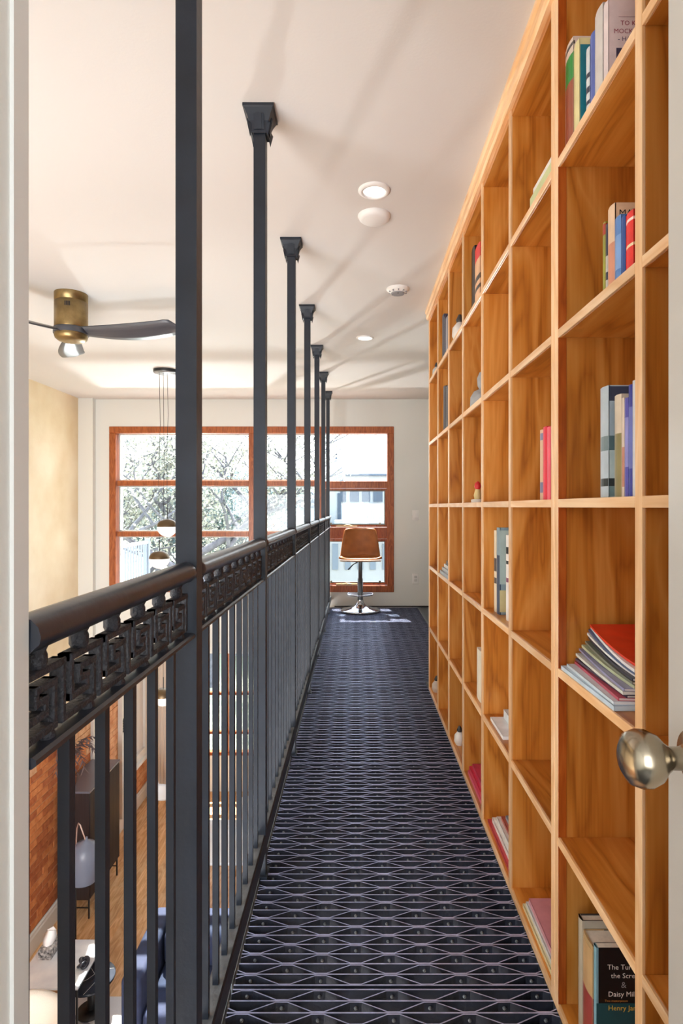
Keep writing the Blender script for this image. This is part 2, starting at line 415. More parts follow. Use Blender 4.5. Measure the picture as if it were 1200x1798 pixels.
bal.loft([[(-hb, -hb, .133), (hb, -hb, .133), (hb, hb, .133), (-hb, hb, .133)], [(-hb, -hb, .94), (hb, -hb, .94), (hb, hb, .94), (-hb, hb, .94)]])
bal_me = bal.mesh('baluster')
def bay(y0, y1, n, u, first):
    rl('handrail', handrail(y0, y1, y0 > .6, True), M_rail)
    rl('frieze_bar', MB().prism([(-.017, .9375), (.013, .9375), (.017, .9405), (.017, .9455), (.013, .948), (-.017, .948)], y0, y1), M_rail)
    rl('bottom_rail', MB().prism([(-.019, .128), (-.019, .075), (-.013, .075), (-.013, .122), (.013, .122), (.013, .075), (.019, .075), (.019, .128), (.016, .132), (-.016, .132)], y0, y1), M_iron)
    rl('rail_top_plate', MB().box(-.015, .015, y0, y1, .1322, .1335), M_grey_iron)
    km = key_mesh(u)
    for k in range(n):
        put('key_unit', km, M_cast, rail, (0, first+k*u-.53, 0))
    c = first+.0175
    for k in range(n):
        put('baluster', bal_me, M_iron, rail, (0, c+k*u-.53, 0))
for i, y in enumerate(posts):
    a = .53 if i == 0 else posts[i-1]+HW
    b = y-HW
    if i == 0: bay(a, b, 6, .0876, .5150)
    else:
        n = 9 if i == 1 else 10
        bay(a, b, n, (b-a)/n, a)
# short return to the end wall
yl = posts[-1]+HW
bay(yl, 6.88, 5, (6.88-yl)/5, yl)

# ------------------------------------------------------------------ bookcases
XF = .470; XB = .758
DIV = [(.546, .568), (.963, .987), (1.363, 1.3865), (1.3875, 1.411), (1.780, 1.803), (2.175, 2.198), (2.570, 2.593), (2.965, 2.988), (3.360, 3.383), (3.755, 3.778)]
SH = [.020, .4075, .800, 1.193, 1.587, 1.984]          # shelf tops
TS = .0195
def bookcase(label, divs, stile_red):
    y0, y1 = divs[0][0], divs[-1][1]
    root = tag(empty('bookcase', (XF, y0, 0)), label, 'bookcase')
    def part(name, x0, x1, a, b, z0, z1, m, parent=None, bev=.0008):
        o = cbox(name, (x0+x1)/2, (a+b)/2, (z0+z1)/2, x1-x0, b-a, z1-z0, m, None, bev, 1)
        o.parent = root; o.location = ((x0+x1)/2-XF, (a+b)/2-y0, (z0+z1)/2)
        return o
    for i, (a, b) in enumerate(divs):
        d = part('divider', XF+.006, XB, a, b, 0, 2.38, M_wz)
        e = part('front_edge', XF, XF+.006, a, b, 0, 2.38, M_wedge)
        if stile_red == i:
            part('edge_lipping', XF+.0005, XF+.020, a-.0012, a+.0002, .02, 2.38, M_wred)
    for (a, b), (c, d) in zip(divs[:-1], divs[1:]):
        for z in SH:
            part('shelf', XF+.006, XB, b+.0003, c-.0003, z-TS, z, M_wy)
            part('shelf_edge', XF, XF+.006, b+.0003, c-.0003, z-TS, z, M_wedge_y)
        part('top_board', XF+.004, XB, b+.0003, c-.0003, 2.36, 2.38, M_wy)
        part('back_panel', XB, XB+.006, b-.01, c+.01, 0, 2.38, M_wz)
    return root
bookcase('tall honey birch bookcase of open cubes nearest the white door', DIV[:3], 2)
bookcase('tall honey birch bookcase of open cubes reaching toward the window end', DIV[3:], -1)
cm = MB()
prof = [(.449, 2.4395), (.449, 2.425), (.455, 2.418), (.455, 2.392), (.462, 2.384), (.462, 2.3805), (.60, 2.3805), (.60, 2.4395)]
cm.loft([[(x, y, z) for x, z in prof] for y in (.546, 3.795)])
struct(cm.build('trim_4', M_wedge_y), 'honey birch crown moulding between bookcase and ceiling')

# ------------------------------------------------------------------ books
COV = {}
def cover_mat(c, rough=.35):
    k = tuple(c)+(rough,)
    if k not in COV: COV[k] = mat('cover_%d' % len(COV), srgb(*c), rough, var=0.10, var_scale=25)
    return COV[k]
def text_mesh(body, size, font_scale_x=1.0):
    cu = bpy.data.curves.new('lettering', 'FONT'); cu.body = body; cu.size = size; cu.resolution_u = 2
    o = bpy.data.objects.new('lettering', cu); C.objects.link(o)
    bpy.context.view_layer.update()
    me = bpy.data.meshes.new_from_object(o.evaluated_get(bpy.context.evaluated_depsgraph_get()))
    bpy.data.objects.remove(o); bpy.data.curves.remove(cu); return me
def book(y1, y0, xf, zb, h, w, col, label, cat='book', group=None, lean=0.0, hard=True, name='book', spine=None, lines=(), extra=None):
    """standing book: spine towards the walkway at x=xf, far cover at y1, near cover at y0"""
    t = max(y1-y0, .004)
    root = tag(empty(name, (xf, y0, zb)), label, cat, group)
    root.rotation_euler = (lean, 0, 0)
    b = .0022 if hard else .0008; ov = .003 if hard else 0.0004
    m = MB(); m.box(0, w, 0, b, 0, h); m.box(0, w, t-b, t, 0, h)
    # rounded spine
    n = 5; rings = []
    for z in (0, h):
        rr = [(b+.0006, 0, z)]
        rr += [(.0006-min(.003, t*.15)*math.sin(math.pi*k/n), t*k/n, z) for k in range(n+1)]
        rr += [(b+.0006, t, z)]
        rings.append(rr)
    m.loft(rings)
    m.build('cover', cover_mat(col), root)
    MB().box(b, w-ov, b, t-b, ov, h-ov).build('pages', M_paper, root)
    if spine:      # (z0 fraction, z1 fraction, colour) printed bands on spine and near cover edge
        for z0, z1, c in spine:
            s = MB(); k = min(.003, t*.15)+.0003
            rr = []
            for z in (h*z0, h*z1):
                rr.append([(.004, -.0002, z)]+[(.0003-k*math.sin(math.pi*q/n), t*q/n-.0002, z) for q in range(n+1)]+[(.004, t*.98, z)])
            s.loft(rr, True); s.build('spine_band', cover_mat(c), root)
    for (txt, size, x, z, c) in lines:      # print on the near cover
        me = text_mesh(txt, size); o = put('lettering', me, cover_mat(c), root, (x, -.0006, z)); o.rotation_euler = (math.pi/2, 0, 0)
    if extra: extra(root, w, h, t)
    return root
def bpx(l, r, top, zb, xf, w, col, label, **k):
    """book whose spine runs between two pixel columns of a shelf front"""
    y1 = xf*F/(l-625); y0 = xf*F/(r-625)
    return book(y1, y0, xf, zb, EYE+(890-top)*y1/F-zb, w, col, label, **k)
def flat(x0, x1, y0, y1, z0, t, col, label, name='magazine', cat='magazine', group=None, rz=0, tilt=0, curl=0.0, pages=(226, 224, 220)):
    """magazine or book lying flat; curl lifts its far end"""
    cx, cy = (x0+x1)/2, (y0+y1)/2; hx, hy = (x1-x0)/2, (y1-y0)/2
    root = tag(empty(name, (cx, cy, z0)), label, cat, group); root.rotation_euler = (tilt, 0, rz)
    def slab(a, b, ix):
        m = MB(); n = 8; rings = []
        for i in range(n+1):
            v = -hy+2*hy*i/n; lift = curl*max(0, (i/n))**2
            rings.append([(-hx+ix, v, a+lift), (hx-ix, v, a+lift), (hx-ix, v, b+lift), (-hx+ix, v, b+lift)])
        return m.loft(rings)
    c = min(.0012, t*.22)
    cv = slab(0, c, 0); c2 = slab(t-c, t, 0); cv.add(c2.v, c2.f)
    m3 = MB(); rings = []
    for i in range(9):
        v = -hy+2*hy*i/8; lift = curl*(i/8)**2
        rings.append([(-hx-.0004, v, lift), (-hx+.0012, v, lift), (-hx+.0012, v, t+lift), (-hx-.0004, v, t+lift)])
    m3.loft(rings); cv.add(m3.v, m3.f)
    cv.build('cover', cover_mat(col), root)
    slab(c, t-c, .0013).build('pages', mat('pages_%d_%d_%d' % pages, srgb(*pages), .7), root)
    return root

def picture(cols):      # coloured panels printed on the near cover
    def f(root, w, h, t):
        for (x0, x1, z0, z1, c) in cols:
            MB().box(w*x0, w*x1, -.0005, 0, h*z0, h*z1).build('cover_print', cover_mat(c), root)
    return f
X1 = .486
z = SH[5]+.0005
bpx(993.6, 1007, 92, z, X1, .17, (222, 205, 190), 'white paperback with a green and brown picture on its spine', spine=[(.08, .62, (150, 74, 48)), (.62, .86, (24, 140, 52)), (.93, .96, (70, 70, 70))], hard=False)
bpx(1008.5, 1018, 86, z, X1, .165, (224, 214, 158), 'cream book with a teal cover on the top shelf', hard=False, extra=picture([(.012, .95, .03, .93, (34, 122, 140))]))
bpx(1030, 1036, 92, z, X1+.006, .12, (214, 220, 224), 'thin white booklet with dark spine print beside the blue book', hard=False, spine=[(.25, .3, (60, 62, 80)), (.4, .48, (60, 62, 80)), (.6, .66, (60, 62, 80))])
bpx(1037, 1045, 68, z, X1, .12, (86, 104, 176), 'slim royal blue book on the top shelf', hard=False)
bpx(1045.5, 1059, 31, z, X1, .115, (206, 200, 196), 'plain pale grey paperback on the top shelf', hard=False)
bpx(1060.5, 1068.5, 15, z, X1, .112, (224, 208, 208), 'pale pink paperback novel with serif title on its cover', hard=False,
    lines=[('TO KILL A', .0125, .0235, .117, (142, 48, 72)), ('MOCKINGBIRD', .0125, .0105, .1015, (142, 48, 72)), ('- HARPER LEE', .0125, .0185, .0865, (66, 60, 96)), ('_________', .012, .020, .134, (120, 90, 100))],
    extra=picture([(.14, .85, .05, .44, (66, 64, 90))]))
# bay A upper shelf: a pale book seen past the divider
book(.93, .90, .52, z, .20, .15, (214, 204, 200), 'pale book next to the near divider of the top shelf', hard=False)
z = SH[4]+.0005; X2 = .512
bpx(1059, 1064, 394, z, X2, .12, (150, 148, 60), 'slim olive green paperback on second shelf', hard=False, spine=[(.85, .98, (170, 60, 40))])
bpx(1064.3, 1068, 396, z, X2, .12, (48, 50, 70), 'thin dark spine paperback between olive and beige books', hard=False, spine=[(.2, .3, (190, 186, 180)), (.4, .6, (190, 186, 180))])
bpx(1068.5, 1080, 369, z, X2, .13, (222, 190, 158), 'beige hardback with black capitals across the cover top', lines=[('MAIL', .019, .008, .162, (20, 18, 20))], spine=[(.1, .6, (206, 140, 112))])
bpx(1080.5, 1091, 387, z, X2-.006, .1, (84, 132, 196), 'light blue paperback with white scribbled spine', hard=False, spine=[(.3, .75, (120, 160, 214))])
bpx(1091.5, 1099, 385, z, X2-.006, .1, (34, 74, 142), 'dark blue paperback leaning by the red book', hard=False, spine=[(.05, .1, (130, 170, 220))])
bpx(1100, 1113, 380, z, X2-.006, .1, (222, 42, 34), 'bright red paperback with white marks', hard=False, spine=[(.5, .54, (240, 220, 180)), (.86, .9, (240, 220, 210))], lean=.0)
z = SH[3]+.0005
bpx(1055, 1069, 683, z, X1, .18, (176, 190, 200), 'large glossy book with cloudy grey-blue cover photograph',
    extra=picture([(.01, .98, .86, .99, (62, 70, 92)), (.01, .98, .55, .86, (166, 182, 194)), (.01, .98, .42, .55, (92, 116, 122)), (.01, .98, .17, .42, (188, 204, 206)), (.01, .98, .10, .17, (44, 52, 56)), (.01, .98, .01, .1, (120, 146, 150))]),
    spine=[(.1, .17, (44, 52, 56)), (.42, .55, (110, 130, 136))])
bpx(1080, 1092, 696, z, X1+.004, .15, (206, 192, 172), 'beige book with olive lower half beside blue spines', hard=False, spine=[(.0, .62, (136, 126, 84))], extra=picture([(0, 1, 0, .62, (136, 126, 84))]))
bpx(1092.5, 1097, 699, z, X1+.004, .14, (214, 196, 180), 'thin cream book with printed spine', hard=False, spine=[(.1, .5, (190, 130, 110))])
bpx(1097.5, 1104, 700, z, X1+.004, .14, (84, 82, 168), 'violet blue spine beside thin cream book', hard=False, spine=[(.3, .8, (140, 140, 200))])
bpx(1104.5, 1111, 677, z, X1+.004, .14, (48, 58, 150), 'tall deep blue spine on the eye-level shelf', hard=False, spine=[(.25, .8, (100, 110, 180))])
bpx(1111.5, 1116, 669, z, X1+.004, .14, (206, 206, 212), 'tall white spine at the near end of the eye-level shelf', hard=False)
# magazine pile, fourth shelf
z = SH[2]+.0005
mags = [((196, 216, 232), .009, 'sky blue hardback at the bottom of the magazine pile', (205, 225, 238), 'book'), ((214, 226, 236), .006, 'pale blue-white booklet second from the bottom of the magazine pile', (232, 236, 238), 'book'),
        ((196, 84, 104), .006, 'crimson-edged magazine low in the pile', (236, 214, 214), None), ((70, 62, 84), .005, 'dark plum magazine in the pile', (220, 218, 214), None),
        ((214, 216, 208), .006, 'pale magazine with green patch in the pile', (228, 226, 220), None), ((150, 150, 186), .005, 'lilac magazine sticking out of the pile', (226, 224, 226), None),
        ((188, 196, 164), .006, 'pale green magazine midway up the pile', (232, 230, 224), None), ((120, 124, 110), .005, 'grey-green magazine midway up the pile', (216, 214, 208), None),
        ((58, 60, 74), .005, 'charcoal magazine in the upper pile', (228, 226, 224), None), ((226, 226, 228), .005, 'white magazine in the upper pile', (240, 238, 236), None),
        ((66, 84, 120), .005, 'slate blue magazine near the top of the pile', (236, 236, 236), None), ((232, 232, 234), .006, 'white magazine second from the top of the pile', (244, 242, 240), None),
        ((218, 60, 34), .005, 'orange-red magazine on top of the pile', (246, 240, 236), None)]
off = [(0, 0), (.006, .012), (.02, .012), (.026, .02), (.024, .02), (.03, .012), (.04, .02), (.043, .03), (.048, .03), (.05, .03), (.05, .034), (.052, .034), (.055, .036)]
zz = z
for i, ((c, t, lab, pg, kind), (ox, oy)) in enumerate(zip(mags, off)):
    y1m = 1.345-oy*.6 if i > 1 else 1.352-oy
    flat(.474+ox, .474+ox+.2, 1.075+oy*.3, y1m, zz, t, c, lab, name='book' if kind else 'magazine', cat=kind or 'magazine', rz=-.03*(i % 3), pages=pg, curl=.0 if i < 3 else min(.032, .0042*(i-2)))
    zz += t+.0003
# bottom shelf of the same bay
z = SH[0]+.0005
bpx(1016, 1023, 1604, z, .500, .20, (60, 56, 54), 'tall dark picture book in a pale slipcase on the bottom shelf', extra=picture([(.0, .025, 0, 1, (186, 176, 156)), (.025, 1, .93, 1, (176, 170, 154)), (.03, .22, .72, .9, (132, 138, 128)), (.24, 1, .70, .92, (38, 32, 34))]), spine=[(.0, 1, (176, 166, 146))])
bpx(1024, 1041, 1630, z, .502, .18, (178, 148, 104), 'worn tan book with red and black cover art', spine=[(.03, .5, (150, 60, 52)), (.5, .95, (196, 160, 112))], extra=picture([(.06, .25, .62, .9, (40, 34, 34)), (.25, .33, .68, .92, (150, 46, 36)), (.0, 1, .95, 1, (206, 160, 104)), (.05, .95, .05, .4, (120, 84, 60))]))
def tsc(root, w, h, t):
    def disc(r0, r1, c, name='cover_print', a0=0, a1=math.pi, dy=0):
        m = MB(); n = 28
        m.add([(w*.53+r*math.cos(a0+(a1-a0)*k/n), -.0005-dy, .012+r*math.sin(a0+(a1-a0)*k/n)) for k in range(n+1) for r in (r0, r1)],
              [(2*k, 2*k+1, 2*k+3, 2*k+2) for k in range(n)]); m.build(name, cover_mat(c), root)
    MB().box(0, w, -.0003, 0, 0, h*.5).build('cover_print', cover_mat((22, 74, 82)), root)
    disc(.040, .044, (150, 96, 60)); disc(.034, .040, (34, 98, 104)); disc(.032, .034, (214, 160, 70)); disc(0, .032, (226, 196, 120))
    for k in range(6):
        a = math.pi*(k+.5)/6
        m = MB(); m.lathe([(.0062, 0), (.0055, .0006), (0.001, .0007)], (0, 0, 0), 10)
        o = m.build('cover_print', cover_mat([(214, 120, 40), (226, 190, 70), (60, 120, 90)][k % 3]), root, (w*.53+.022*math.cos(a), -.0006, .012+.022*math.sin(a))); o.rotation_euler = (math.pi/2, 0, 0)
    m = MB(); m.lathe([(.008, 0), (.007, .0008), (.001, .0009)], (0, 0, 0), 12)
    o = m.build('cover_print', cover_mat((24, 120, 190)), root, (w*.53, -.0006, .022)); o.rotation_euler = (math.pi/2, 0, 0)
TW = (238, 232, 222)
bpx(1043, 1048, 1655, z, .504, .135, (18, 20, 22), 'black and teal paperback with white and gold serif title and fan ornament', hard=False, spine=[(0, 1, (120, 160, 172))], extra=tsc,
    lines=[('The Turn of', .0150, .0225, .187, TW), ('the Screw', .0150, .030, .169, TW), ('&', .0185, .051, .1485, (150, 150, 150)), ('Daisy Miller', .0150, .024, .1305, TW),
           ('Two masterpieces', .0065, .017, .1195, (206, 140, 70)), ('Henry James', .0150, .024, .1015, (230, 190, 70))])
# scraps of paper further in
flat(.60, .70, .70, .80, SH[1]+.0005, .004, (236, 234, 230), 'white folded sheet on the shelf beside the door', name='paper_sheet', cat='paper')
# --- bay C
flat(.476, .60, 1.425, 1.600, SH[5]+.0005, .030, (196, 204, 150), 'thick white and green paperback lying flat near the ceiling', name='book', cat='book', pages=(240, 238, 226))
flat(.48, .60, 1.43, 1.585, SH[5]+.0315, .018, (228, 226, 218), 'white paperback lying on the green one', name='book', cat='book', pages=(240, 238, 232))
z = SH[3]+.0005
bpx(949, 954, 756, z, X1, .14, (216, 180, 150), 'thin peach paperback beside the red books', hard=False, spine=[(.1, .25, (120, 120, 150)), (.85, .95, (130, 130, 160))])
bpx(954.3, 961, 751, z, X1, .14, (222, 36, 66), 'raspberry red book beside thin peach paperback', hard=False)
bpx(961.3, 967.5, 751, z, X1, .14, (232, 90, 110), 'pink-red book tucked against the double divider', hard=False)
z = SH[0]+.0005
flat(.482, .66, 1.43, 1.690, z, .012, (222, 208, 164), 'cream magazine at the bottom of the low pink pile', pages=(232, 220, 186))
flat(.488, .66, 1.43, 1.680, z+.0125, .012, (206, 206, 206), 'grey-white magazine in the middle of the low pink pile', pages=(226, 226, 222))
flat(.494, .66, 1.43, 1.672, z+.025, .014, (206, 140, 150), 'pink magazine on top of the low pile', pages=(230, 224, 218))
# --- bay D
z = SH[2]+.0005
bpx(868, 872.3, 931, z, .50, .2, (222, 206, 180), 'tall cream hardback with dark print down its spine', spine=[(.35, .42, (70, 60, 60)), (.5, .66, (70, 60, 60))])
bpx(872.6, 878, 926, z, .50, .22, (128, 150, 160), 'tall grey-blue art book with misty cover', extra=picture([(.0, 1, .35, .97, (164, 182, 178)), (.3, .8, .28, .42, (120, 100, 90)), (0, 1, .03, .28, (196, 184, 136))]), spine=[(.0, .68, (44, 62, 88))])
bpx(889, 893.5, 939, z, .50, .16, (226, 220, 216), 'white book with black letter marks beside the divider', hard=False, spine=[(.66, .7, (30, 30, 34)), (.78, .86, (30, 30, 34)), (.45, .5, (120, 60, 90))])
z = SH[1]+.0005
book(2.165, 2.160, .50, z, .0, .0, (0, 0, 0), 'x') if False else None
flat(.485, .66, 1.93, 2.11, z, .012, (226, 230, 232), 'white brochure lying on the shelf above the low books', pages=(238, 240, 242))
flat(.53, .70, 1.90, 2.10, z+.0125, .03, (206, 216, 224), 'pale blue-white folder resting on the white brochure', name='folder', cat='folder', pages=(240, 242, 244), curl=.0)
z = SH[0]+.0005
cols = [((196, 60, 70), 'red-bound magazine at the bottom of the leaning low stack', .01), ((232, 228, 222), 'white magazine second in the leaning low stack', .016), ((212, 208, 204), 'light grey magazine third in the leaning low stack', .012),
        ((180, 84, 70), 'brick red magazine fourth in the leaning low stack', .01), ((150, 166, 172), 'grey-teal magazine fifth in the leaning low stack', .012), ((168, 44, 34), 'dark red hardback in the leaning low stack', .02), ((196, 190, 150), 'mustard and teal book on top of the leaning low stack', .024)]
zz = z
for i, (c, lab, t) in enumerate(cols):
    flat(.484+.012*i, .67, 1.83, 2.15-.018*i, zz, t, c, lab, pages=(232, 228, 220)); zz += t+.0004
# --- bay E
z = SH[5]+.0005
bpx(828.5, 834, 442, z, .50, .16, (34, 32, 34), 'black spine standing beside red-topped book near the ceiling', hard=False)
bpx(834.4, 843, 442, z, .50, .16, (226, 180, 140), 'peach spine with red top near the ceiling', hard=False, spine=[(.78, 1, (214, 28, 34)), (.3, .36, (40, 40, 40)), (.44, .52, (40, 40, 40))])
z = SH[4]+.0005
st = tag(empty('stone_bookend', (.545, 2.48, z)), 'grey stone bookend on an upper shelf', 'bookend')
MB().lathe([(.055, 0), (.062, .01), (.06, .05), (.045, .075), (.03, .082)], (0, 0, 0), 14).build('base', mat('grey_stone', srgb(158, 160, 162), .8, var=.15, var_scale=30, bump=.4), st)
MB().lathe([(.02, .08), (.03, .10), (.032, .13), (.022, .155), (.006, .165)], (0, 0, 0), 12).build('knob', MATS['grey_stone'], st)
z = SH[3]+.0005
ty = tag(empty('toy_figure', (.51, 2.45, z)), 'small painted figure with red top on the eye-level shelf', 'figurine')
MB().lathe([(.028, 0), (.028, .012), (.02, .014)], (0, 0, 0), 12).build('base', mat('figure_white', srgb(225, 220, 210), .5), ty)
MB().lathe([(.014, .014), (.017, .03), (.012, .05), (.01, .055)], (0, 0, 0), 12).build('body', mat('figure_cream', srgb(206, 186, 130), .5), ty)
MB().lathe([(.009, .055), (.015, .065), (.012, .08), (.003, .088)], (0, 0, 0), 12).build('hat', mat('figure_red', srgb(196, 40, 40), .5), ty)
bpx(838, 846.2, 1136, SH[1]+.0005, .49, .15, (230, 222, 204), 'tall plain ivory book leaning alone on a low shelf', hard=False)
z = SH[0]+.0005
flat(.486, .66, 2.22, 2.54, z, .016, (214, 90, 120), 'pink magazine at the bottom of a low red pile', pages=(236, 214, 220))
flat(.490, .66, 2.22, 2.53, z+.0165, .02, (206, 40, 72), 'crimson magazine in the middle of a low red pile', pages=(230, 190, 196))
flat(.50, .66, 2.22, 2.51, z+.037, .018, (196, 52, 84), 'rose red book on top of a low pile', name='book', cat='book', pages=(236, 226, 220))
# --- bays F, G, H: small things in the far columns
def vase(name, x, y, z, s, c, label, cat):
    r = tag(empty(name, (x, y, z)), label, cat)
    MB().lathe([(.02*s, 0), (.03*s, .02*s), (.028*s, .05*s), (.012*s, .07*s)], (0, 0, 0), 12).build('body', cover_mat(c, .3), r)
    MB().lathe([(.012*s, .07*s), (.015*s, .08*s), (.006*s, .10*s)], (0, 0, 0), 10).build('neck', cover_mat((60, 56, 54), .4), r)
vase('vase', .51, 2.87, SH[5]+.0005, 1.3, (222, 218, 212), 'small white vase with dark neck near the ceiling', 'vase')
vase('jar', .505, 2.85, SH[0]+.0005, .9, (226, 222, 216), 'small white jar on the bottom shelf in the far columns', 'jar')
for i, (l, r, c) in enumerate([(777, 780, (64, 66, 84)), (780.2, 783, (40, 42, 66)), (783.2, 786.5, (150, 148, 160))]):
    bpx(l, r, 557+i*2, SH[5]+.0005, .484, .2, c, ['slate spine at the window side of the high dark trio', 'midnight blue spine in the middle of the high dark trio', 'silver grey spine closing the high dark trio'][i], hard=False)
for i, (l, r, c) in enumerate([(779, 781.2, (74, 74, 84)), (781.4, 784, (34, 34, 44)), (784.2, 786.8, (90, 90, 98))]):
    bpx(l, r, 680, SH[4]+.0005, .484, .2, c, ['grey record sleeve at the window side of the sleeves', 'black record sleeve between two grey ones', 'ash grey record sleeve on the door side of the sleeves'][i], name='record_sleeve', cat='record sleeve', hard=False)
zz = SH[2]+.0005
for i, c in enumerate([(150, 156, 164), (176, 180, 186), (214, 214, 216), (120, 122, 130), (226, 226, 228)]):
    flat(.478+.01*i, .66, 3.0, 3.33-.012*i, zz, .018, c, ['steel grey magazine at the bottom of the silver pile', 'silver magazine second in the silver pile', 'pale magazine third in the silver pile', 'dark grey magazine fourth in the silver pile', 'white magazine on top of the silver pile'][i], pages=(226, 226, 228)); zz += .0184
vase('vase', .505, 3.66, SH[5]+.0005, .9, (190, 194, 196), 'small grey vase in the end column near the ceiling', 'vase')
vase('jar', .505, 3.66, SH[0]+.0005, 1.0, (206, 190, 176), 'small beige jar on the bottom shelf of the end column', 'jar')

# ------------------------------------------------------------------ door with knob, right of the camera
dr = empty('door_1', (.315, .593, 0)); struct(dr, 'open white door with an aged nickel knob')
MB().box(.0, .036, -.79, 0, .01, 2.03).build('door_leaf', M_trim, dr, bevel=.003, seg=2)
kn = MB()      # profile along -X, then turned
prof = [(.027, 0), (.0275, .004), (.024, .009), (.013, .012), (.0105, .018), (.010, .028), (.014, .034), (.0215, .041), (.0255, .050), (.0258, .057), (.0225, .066), (.014, .071), (.004, .0725)]
kn.lathe(prof, (0, 0, 0), 32)
ko = kn.build('door_knob', M_nickel, dr, (0, -.058, EYE-.2295)); ko.rotation_euler = (0, -math.pi/2, 0)
ko['label'] = 'aged nickel door knob on a round rose'

# ------------------------------------------------------------------ ceiling fittings
def ceil_fit(name, px_, py_, dia, prof, label, cat, mats):
    d = (2.44-EYE)*F/(890-py_); x = (px_-625)*d/F
    r = tag(empty(name, (x, d, 2.44)), label, cat)
    for nm, pr, m in prof: MB().lathe([(a*dia/2, b) for a, b in pr], (0, 0, 0), 40).build(nm, m, r)
    return r
ceil_fit('downlight', 657.5, 334, .128, [('trim_ring', [(.70, -.001), (.72, -.010), (.86, -.010), (1, -.004), (1, 0)], M_whitep), ('lens', [(.0, -.003), (.70, -.003), (.70, -.0015)], M_led)], 'recessed white downlight with a deep ring beside round disc light', 'downlight', None)
ceil_fit('disc_light', 657.5, 379, .142, [('body', [(.66, -.022), (.80, -.021), (.93, -.014), (1, -.004), (1, 0)], M_whitep), ('lens', [(0, -.0235), (.60, -.0235), (.66, -.022)], M_whitep)], 'thick white round disc fitting on the ceiling next to the recessed light', 'ceiling disc', None)
sm = ceil_fit('smoke_alarm', 699, 507, .132, [('body', [(.0, -.030), (.42, -.030), (.62, -.026), (.78, -.018), (1, -.008), (1, 0)], M_whitep), ('vent_ring', [(.50, -.0315), (.56, -.0315), (.60, -.0265), (.54, -.0265)], mat('grey_vent', srgb(150, 150, 154), .6))], 'white smoke alarm with grey vents above the bookcase side', 'smoke alarm', None)
for k in range(10):
    a = k*math.pi/5
    MB().box(-.003, .003, .038, .054, -.024, -.018).build('vent_slot', MATS['grey_vent'], sm).rotation_euler = (0, 0, a)
MB().lathe([(.004, -.033), (.004, -.029)], (.0, -.02, 0), 10).build('test_button', M_black, sm)
ceil_fit('downlight', 641, 593, .13, [('trim_ring', [(.80, -.002), (.82, -.007), (.92, -.007), (1, -.002), (1, 0)], M_whitep), ('lens', [(.0, -.004), (.80, -.004), (.80, -.002)], M_led)], 'flat white downlight on the ceiling toward the window', 'downlight', None)

# ceiling fan
fan = tag(empty('ceiling_fan', (-1.694, 3.49, 2.44)), 'low ceiling fan with brass drum and three dark blades', 'ceiling fan')
MB().lathe([(.091, -.205), (.0925, -.20), (.0925, -.052), (.088, -.050), (.088, -.047), (.0925, -.045), (.0925, 0)], n=40).build('motor_drum', M_brass, fan)
for k in range(4):
    a = -math.pi/2+.10+k*.085
    MB().box(-.0030, .0030, -.0935, -.0915, -.095, -.070).build('vent_slot', M_black, fan).rotation_euler = (0, 0, a+math.pi/2)
MB().lathe([(.098, -.240), (.098, -.208), (.091, -.205)], n=40).build('blade_hub', M_blade, fan)
MB().lathe([(.03, -.282), (.072, -.278), (.088, -.266), (.092, -.252), (.092, -.240)], n=40).build('bottom_cap', M_brass, fan)
def blade_mesh():
    m = MB(); n = 18; rings = []
    for i in range(n+1):
        t = i/n; x = .085+.575*t
        w = .042+.036*math.sin(min(1, t*1.25)*math.pi*.62); w *= 1 if t < .9 else math.sqrt(max(0.02, 1-((t-.9)/.1)**2))
        tw = -math.radians(24-5*t); z = -.225-.012*math.sin(t*math.pi)+.012*t; th = .006
        sweep = .018*math.sin(t*math.pi)
        r = []
        for (u, s) in ((-1, -1), (-.3, -1), (.5, -1), (1, -.4), (1, .4), (.5, 1), (-.3, 1), (-1, 1)):
            yy = u*w; zz = s*th*(.5 if abs(u) == 1 else 1)
            r.append((x, sweep+yy*math.cos(tw)-zz*math.sin(tw), z+yy*math.sin(tw)+zz*math.cos(tw)))
        rings.append(r)
    m.loft(rings, True, True); return m.mesh('blade')
bm_ = blade_mesh()
for a in (-6, 114, 234):
    put('blade', bm_, M_blade, fan).rotation_euler = (0, 0, math.radians(a))

# pendant cluster with three globes
pd = tag(empty('pendant_lamp', (-1.76, 5.43, 2.44)), 'pendant cluster of opal globes with bronze half domes on black cords', 'pendant lamp')
MB().lathe([(.108, -.026), (.110, -.022), (.110, 0)], n=36).build('canopy', M_black, pd)
MB().lathe([(.0, -.0275), (.106, -.0275), (.106, -.026)], n=36).build('canopy_plate', mat('canopy_plate', srgb(160, 165, 172), .25, metal=.6), pd)
for gx, gy, cy in ((294, 911, 930), (280, 967, 980), (287, 1208, 1221)):
    X, _, Zt = px(gx, gy, 5.43); X += 1.76; zt = Zt-2.44; r = .093
    MB().tube([(X, 0, -.026), (X+.008, 0, zt*.3), (X-.006, 0, zt*.6), (X, 0, zt+.10)], .0022, 6).build('cord', M_black, pd)
    MB().lathe([(.0045, 0), (.0045, .10)], (X, 0, zt), 8).build('stem', M_black, pd)
    h = MB(); h.lathe([(r*math.cos(a*math.pi/20), r*.78*math.sin(a*math.pi/20)) for a in range(0, 10)]+[(.006, r*.78)], (X, 0, zt-r*.78), 28)
    h.build('dome', mat('bronze', srgb(110, 92, 70), .35, metal=.8), pd)
    g = MB(); g.lathe([(.004, -r)]+[(r*math.cos(-a*math.pi/24), -r*math.sin(a*math.pi/24)) for a in range(11, -1, -1)], (X, 0, zt-r*.78), 28)
    g.build('globe', M_opal, pd)

